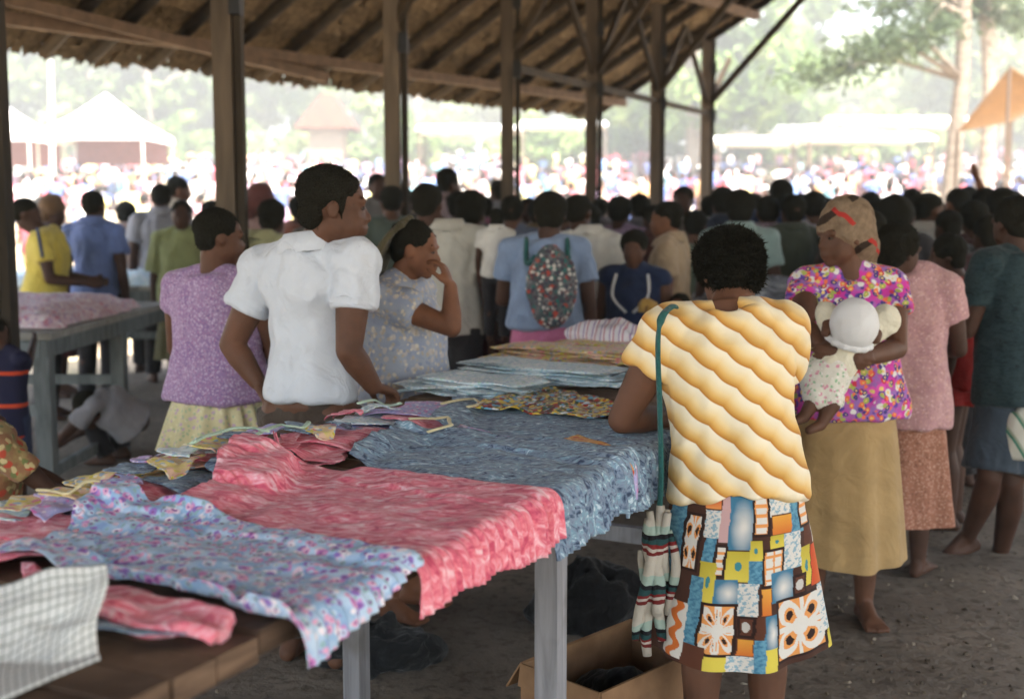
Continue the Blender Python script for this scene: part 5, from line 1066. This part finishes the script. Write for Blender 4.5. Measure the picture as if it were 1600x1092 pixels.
t, J = shopper('woman in a light blue shirt and pink skirt with a patterned bag on her back', 860, 290, 6.35, 4, (136, 154, 182), cloth(190, 112, 146, 8, 'pink_skirt_cotton'), ('afro', .96), True, dx=-6, hemz=.3, aL='fold', fine=True, vox=.011, hem=.14)
M_BILUM = print_floral('net_bag_weave', S(74,84,88), [S(176,74,58), S(50,110,104), S(206,200,190), S(90,60,70), S(60,66,80)], 26, None, S(110,110,112), .34)
bt2 = thing('string_bag', 'patterned red grey and green string bag on the back of the woman in light blue', 'bag', (J['sh'][0], J['sh'][1]-.15, P(860, 505, 6.1)[2]))
mb = MB(); c_ = P(862, 448, 6.13); mb.ell(c_, (.135,0,0), (0,.055,0), (0,0,.21), 24, 16); me = remesh(mb, .009, 2); v = get_v(me); set_v(me, v+get_n(me)*(.012*wav(v, 5, 3, 3))[:, None]); rel(me, bt2, 'pouch', M_BILUM)
for s in (-1, 1): obj('strap', MB().curve([J['sh']+A3(s*.1, .06, .06), J['sh']+A3(s*.105, -.06, .055), J['sh']+A3(s*.105, -.135, -.06), c_+A3(s*.085, -.0, .15)], .013, 6), M_TEAL, bt2, True)
shopper('man in a white long sleeved shirt and black trousers walking away', 905, 294, 7.5, 25, (214, 210, 200), cloth(24, 24, 28), dx=16, sleeve=1.5, fine=True, vox=.012, loose=2.4)
shopper('woman in a lilac print blouse between the man in white sleeves and the navy dress', 968, 300, 9.3, 20, LILP, NAVY, ('afro', 1.), True)
shopper('person with bushy hair behind the lilac print blouse', 1000, 298, 10.7, -20, (100, 96, 100), hair=('afro', 1.02))
t, J = shopper('woman in a navy dress with white trim facing the camera', 992, 352, 6.9, 195, NAVY, NAVY, ('afro', .98), True, dx=0, skn=SK1, sleeve=.15, fine=True, vox=.012)
for s in (-1, 1): obj('trim', MB().curve([J['sh']+J['r']*s*.09+J['f']*.075+A3(0,0,.02), J['sh']+J['r']*s*.1+J['f']*.135+A3(0,0,-.1), J['sh']+J['r']*s*.02+J['f']*.15+A3(0,0,-.19)], .009, 6), M_WC, t, True)
shopper('man in a tan shirt in profile beside the navy dress', 1040, 305, 7.4, 285, (182, 160, 132), cloth(150, 130, 106), skn=SK3, dx=8, fine=True, vox=.012)
shopper('man with a broad head behind the tan shirt', 1068, 284, 9.9, 200, (126, 120, 114))
shopper('person in brown between the tan shirt and the last post', 1110, 300, 10.6, 30, (108, 84, 66), hair=('afro', .95))
shopper('person in a pale teal shirt just beyond the woman in yellow stripes', 1156, 290, 7.7, 6, (150, 172, 168), hair=('afro', 1.02), vox=.012)
shopper('person in a purple plaid shirt behind the table of grey cloths', 1200, 298, 8.5, 12, PLAID, hair=('short', 1.04), vox=.012)
shopper('man in a dark blue shirt standing taller than the plaid shirt beside him', 1220, 273, 10.0, 15, (52, 66, 98), hair=('afro', .95))
shopper('person with short hair behind the brown head scarf', 1360, 292, 10.3, -10, (90, 84, 84))
shopper('woman with a big round afro behind the woman in mauve', 1398, 300, 7.2, 10, (60, 58, 60), DARKT, ('afro', 1.12), True)
shopper('man with a narrow head far behind the big afro', 1424, 287, 11.0, 30, (120, 110, 106))
shopper('man in a white shirt in profile above the girl in red', 1450, 293, 8.2, 75, (190, 186, 178), skn=SK1)
shopper('man raising a bare arm over his head by the slim trees', 1497, 286, 9.3, -20, (170, 166, 160), aR='up', skn=SK3)
shopper('child in pale blue with dark shorts behind the girl in red', 1524, 405, 6.7, 20, (150, 170, 196), NAVY, ('short', .95), skn=SK2)
shopper('woman with round hair beside the raised arm', 1522, 306, 7.9, 0, (84, 60, 60), DARKT, ('afro', 1.), True)
shopper('woman in a dark red print dress left of the striding man', 1566, 289, 8.4, -8, DREDP, DREDP, ('afro', 1.1), True)
shopper('man in black behind the striding man', 1606, 300, 7.3, -10, (40, 40, 46), hair=('afro', 1.))
shopper('person with cropped hair near the fifth post', 938, 303, 11.9, 10, (96, 92, 96))
shopper('person in grey looking back near the fourth post', 826, 302, 11.4, 190, (140, 138, 140))
shopper('man in a brown shirt waiting behind the plaid shirt', 1252, 296, 11.4, 20, (104, 82, 66))
shopper('woman in rust behind the man in white', 468, 300, 10.6, 10, (140, 86, 66), MAROON, ('afro', 1.), True)
shopper('man in a faded green shirt behind the khaki shirt', 372, 296, 11.6, -15, (110, 120, 104))
# deeper rows: mostly heads and shoulders between the nearer people
more = [(540,300,12.4,20,(120,70,70),'brick red'), (612,292,9.0,-10,(86,96,88),'moss'), (646,300,12.6,30,(170,150,120),'sand'), (716,296,9.6,10,(60,72,66),'bottle green'), (756,300,11.0,-20,(150,96,120),'plum pink'), (800,296,9.0,15,(96,104,124),'steel blue'), (842,300,9.9,-5,(120,100,70),'mustard brown'), (884,296,9.4,40,(70,60,84),'dark violet'),
 (922,300,9.0,-15,(150,140,126),'stone'), (950,302,12.6,10,(196,190,182),'off white'), (1022,296,9.2,-30,(84,54,50),'oxblood'), (1086,300,8.6,12,(110,124,110),'sage'), (1130,296,9.4,-8,(52,58,74),'ink blue'), (1176,302,10.8,25,(156,122,96),'caramel'), (1240,300,8.4,-12,(74,80,70),'lichen'), (1272,294,9.6,8,(160,160,170),'silver grey'), (1290,300,11.8,-25,(120,60,76),'wine'),
 (1340,300,8.2,14,(60,50,46),'chocolate'), (1376,296,9.0,-18,(92,110,130),'denim'), (1412,298,8.8,20,(66,76,60),'dark moss'), (1436,300,9.6,-6,(176,140,150),'shell pink'), (1470,296,10.2,16,(70,66,80),'slate purple'), (1484,300,7.6,-20,(56,60,62),'charcoal'), (1512,296,10.8,5,(140,130,110),'dun'), (1540,296,9.4,-14,(100,66,56),'cinnamon'), (1582,296,9.8,10,(90,92,84),'pewter'), (1548,330,6.6,-15,(64,44,46),'dark maroon'), (1360,320,6.4,10,(48,50,54),'soot grey'), (500,296,9.4,15,(90,84,76),'putty'), (330,300,10.9,-20,(130,124,112),'oatmeal'), (196,300,11.4,12,(150,130,120),'biscuit')]
for i, (px, tp_, Y, yw, cl, nm) in enumerate(more):
    shopper('person in %s deep among the heads of the shaded crowd' % nm, px, tp_+((i*37) % 34)-12, Y, yw, cl, hair=(('afro', 1.0), ('short', 1.03), ('afro', .94))[i % 3], collar=i % 2 == 0, skn=(SK2, SK1)[i % 2])
# small child beyond the far end of the long table, holding up a bun
b = P(1064, 332, 6.8); Jk = std(b[0], b[1], 1.05, R(190), 'down', 'down', R(20), R(4)); Jk['eR'] = P(1030, 522, 6.6); Jk['wR'] = P(1014, 494, 6.5)
person('small child beyond the far end of the long table holding up a bun', Jk, SK3, ('short', 1.), HB, dict(mat=F_STRIPE, name='shirt', sleeve=.5, hem=-.2, loose=2.), trousers=dict(mat=NAVY, to=.9), vox=.009, fine=True, seed=37, cat='child')
heap('bread_bun', 'golden bun in the raised hand of the small child', cloth(196, 156, 84, 12, 'bun_crust'), P(1012, 488, 6.48), (.055,.045,.05), 6, .15, 'bun')
# child at the near end of the grey table, crouching people
STR = Mat('navy_orange_stripe'); z_ = STR.sep(STR.vec)[2]; STR = STR.out(STR.ramp(STR.math('FRACT', STR.math('MULTIPLY', z_, 6.5)), [(0, S(34,34,58)), (.8, S(196,72,40)), (.92, S(34,34,58))], 'CONSTANT'), .9)
b = P(0, 332, 5.75); Jc = std(b[0], b[1], 1.0, R(35), 'down', 'down', R(10), R(2)); Jc['eR'] = P(42, 575, 5.8); Jc['wR'] = P(54, 528, 6.15); Jc['head'][0] -= .06
person('child in navy with orange stripes reaching up to the grey painted table', Jc, SK2, ('short', 1.), HB, dict(mat=STR, name='shirt', sleeve=.5, hem=-.3, loose=2.), trousers=dict(mat=NAVY, to=.9), vox=.01, fine=True, seed=31)
def crouch(label, pel, sh, head, H, yaw, topm, botm, seed, hy=0, nod=20):
    f, r = fwd_of(R(yaw)), right_of(R(yaw)); J = std(pel[0], pel[1], H, R(yaw), turn=R(hy), nod=R(nod)); J['pel'] = pel; J['sh'] = sh; J['head'] = head; J['base'] = A3(pel[0], pel[1], 0)
    for s, n_ in ((-1, 'L'), (1, 'R')):
        J['hip'+n_] = pel+r*s*.06*H; an = A3(pel[0], pel[1], 0)+f*.08*H+r*s*.07*H+A3(0,0,.045*H); J['an'+n_] = an; J['kn'+n_] = an+f*.1*H+A3(0,0,.23*H)+r*s*.03*H; J['toe'+n_] = an+f*.1*H-A3(0,0,.03*H); J['s'+n_] = sh+r*s*.11*H; J['e'+n_] = sh+r*s*.13*H+f*.12*H-A3(0,0,.12*H); J['w'+n_] = J['e'+n_]+f*.1*H-A3(0,0,.06*H)-r*s*.05*H
    return person(label, J, SK2, ('afro', .98), HB, dict(mat=topm, name='blouse', sleeve=.6, hem=-.05, loose=2.4, flare=.01), trousers=dict(mat=botm), vox=.01, fine=True, seed=seed)
crouch('person in grey crouching on the floor behind the grey painted table', P(205, 660, 7.2), P(165, 628, 7.1), P(134, 640, 7.0), 1.35, -80, GRYSH, DARKT, 33)
FLOR2 = print_floral('red_yellow_floral', S(170,150,100), [S(190,80,60), S(120,130,80), S(206,190,140)], 22, None, S(150,110,80), .32)
b = P(-30, 332, 4.1); crouch('child in a red and yellow floral blouse sitting low beside the long table', A3(b[0]-.1, 4.15, .3), P(-12, 690, 4.05), P(-42, 622, 4.05), 1.25, 60, FLOR2, FLOR2, 34)

# ================================================================ THE CROWD OUT IN THE SUN
PAL = [(226,222,214), (214,206,196), (236,232,226), (196,110,120), (206,90,110), (120,150,196), (90,110,160), (214,170,120), (170,140,170), (206,150,160), (226,214,150), (110,160,170), (150,80,90), (190,186,190), (224,190,196), (70,80,120)]
def figure_lowpoly(seed):
    """a simple distant figure: feet at z 0, 1.62 m tall; faces tagged 0 skin, 1 top, 2 bottom, 3 hair"""
    r = np.random.default_rng(seed); mb = MB(); tagf = []
    def seg(fn, k): n0 = len(mb.f); fn(); tagf.extend([k]*(len(mb.f)-n0))
    sk_ = r.uniform() < .5; st = r.uniform(-.1, .1); X = A3(1,0,0); Yv = A3(0,1,0)
    for s in (-1, 1):
        seg(lambda: mb.tube([A3(s*.09, st*s, 0), A3(s*.09, st*s*.5, .45), A3(s*.09, 0, .84)], [.05, .06, .085], 7), 0 if sk_ else 2)
    if sk_: seg(lambda: mb.loft([(A3(0,0,.42), X*.24, Yv*.21), (A3(0,0,.7), X*.2, Yv*.16), (A3(0,0,.98), X*.15, Yv*.11)], 9), 2)
    seg(lambda: mb.loft([(A3(0,0,.8), X*.18, Yv*.14), (A3(0,0,1.02), X*.15, Yv*.11), (A3(0,0,1.22), X*.18, Yv*.12), (A3(0,0,1.34), X*.17, Yv*.1), (A3(0,0,1.39), X*.07, Yv*.06)], 9), 1)
    for s in (-1, 1):
        a = A3(s*.19, 0, 1.31); e = a+A3(s*.06, r.uniform(-.05,.1), -.27); w = e+A3(-s*r.uniform(0,.1), r.uniform(-.2,.15), r.uniform(-.25,.1))
        seg(lambda: mb.tube([a, a*.5+e*.5], [.06, .058], 6), 1); seg(lambda: mb.tube([a*.6+e*.4, e, w], [.042, .038, .03], 6), 0)
    seg(lambda: mb.tube([A3(0,0,1.36), A3(0,.01,1.46)], .05, 6), 0); seg(lambda: mb.ell(A3(0,.01,1.51), (.075,0,0), (0,.09,0), (0,0,.11), 8, 6), 0); seg(lambda: mb.ell(A3(0,-.015,1.54), (.092,0,0), (0,.1,0), (0,0,.092), 8, 6), 3)
    return mb.verts(), mb.f, np.array(tagf)
PROT = [figure_lowpoly(s) for s in range(6)]
m = Mat('crowd_clothes'); M_CROWD = m.out(m.attr('tint'), .85, .2)
SKC = [S(80,56,44), S(96,68,52), S(66,46,38)]
def tinted(v, f, tg, r):
    c1, c2 = S(*PAL[r.integers(len(PAL))]), S(*PAL[r.integers(len(PAL))]); cs = [SKC[r.integers(3)], c1, c2, S(28,26,24)]; return np.array([cs[k] for k in tg])
def set_tint(me, cols):
    a = me.color_attributes.new('tint', 'FLOAT_COLOR', 'CORNER'); n_ = np.empty(len(me.polygons), int); me.polygons.foreach_get('loop_total', n_); a.data.foreach_set('color', np.repeat(cols, n_, axis=0).ravel())
r = np.random.default_rng(5); FIG = []
for k in range(14):
    v, f, tg = PROT[k % 6]; me = mesh_from('person', v, f); set_tint(me, tinted(v, f, tg, r)); me.materials.append(M_CROWD); FIG.append(me)
near = []
tries = 0
while len(near) < 90 and tries < 5000:
    tries += 1; Y = r.uniform(20.5, 34); px = r.uniform(-20, 1620); p = P(px, 332, Y)
    if all((p[0]-a)**2+(Y-b)**2 > .5 for a, b in near): near.append((p[0], Y))
for x, y in near:
    o = bpy.data.objects.new('person', FIG[r.integers(14)]); C.objects.link(o); s = r.uniform(.9, 1.06); o.location = (x, y, zg(x, y)-.01); o.scale = (s, s, s); o.rotation_euler = (0, 0, r.uniform(0, 6.28)); tag(o, 'person in bright clothes standing in the sunlit crowd beyond the shelter', 'person', 'people in the sunlit crowd')
V = []; F = []; TC = []; k = 0
for i in range(620):
    Y = 34+46*r.uniform()**1.2; px = r.uniform(-40, 1640); p = P(px, 332, Y); v, f, tg = PROT[r.integers(6)]; a = r.uniform(0, 6.28); s = r.uniform(.85, 1.06); ca_, sa = math.cos(a), math.sin(a)
    w = v@np.array([[ca_, sa, 0], [-sa, ca_, 0], [0, 0, 1]])*s+A3(p[0], Y, zg(p[0], Y)); V.append(w); F.extend([tuple(q+k for q in t_) for t_ in f]); TC.append(tinted(v, f, tg, r)); k += len(v)
me = mesh_from('distant_crowd', np.concatenate(V), F); set_tint(me, np.concatenate(TC)); o = link('distant_crowd', me, M_CROWD); tag(o, 'dense far crowd in bright clothes massed on the slope', 'crowd', kind='stuff')
bpy.data.scenes.remove(TMP)
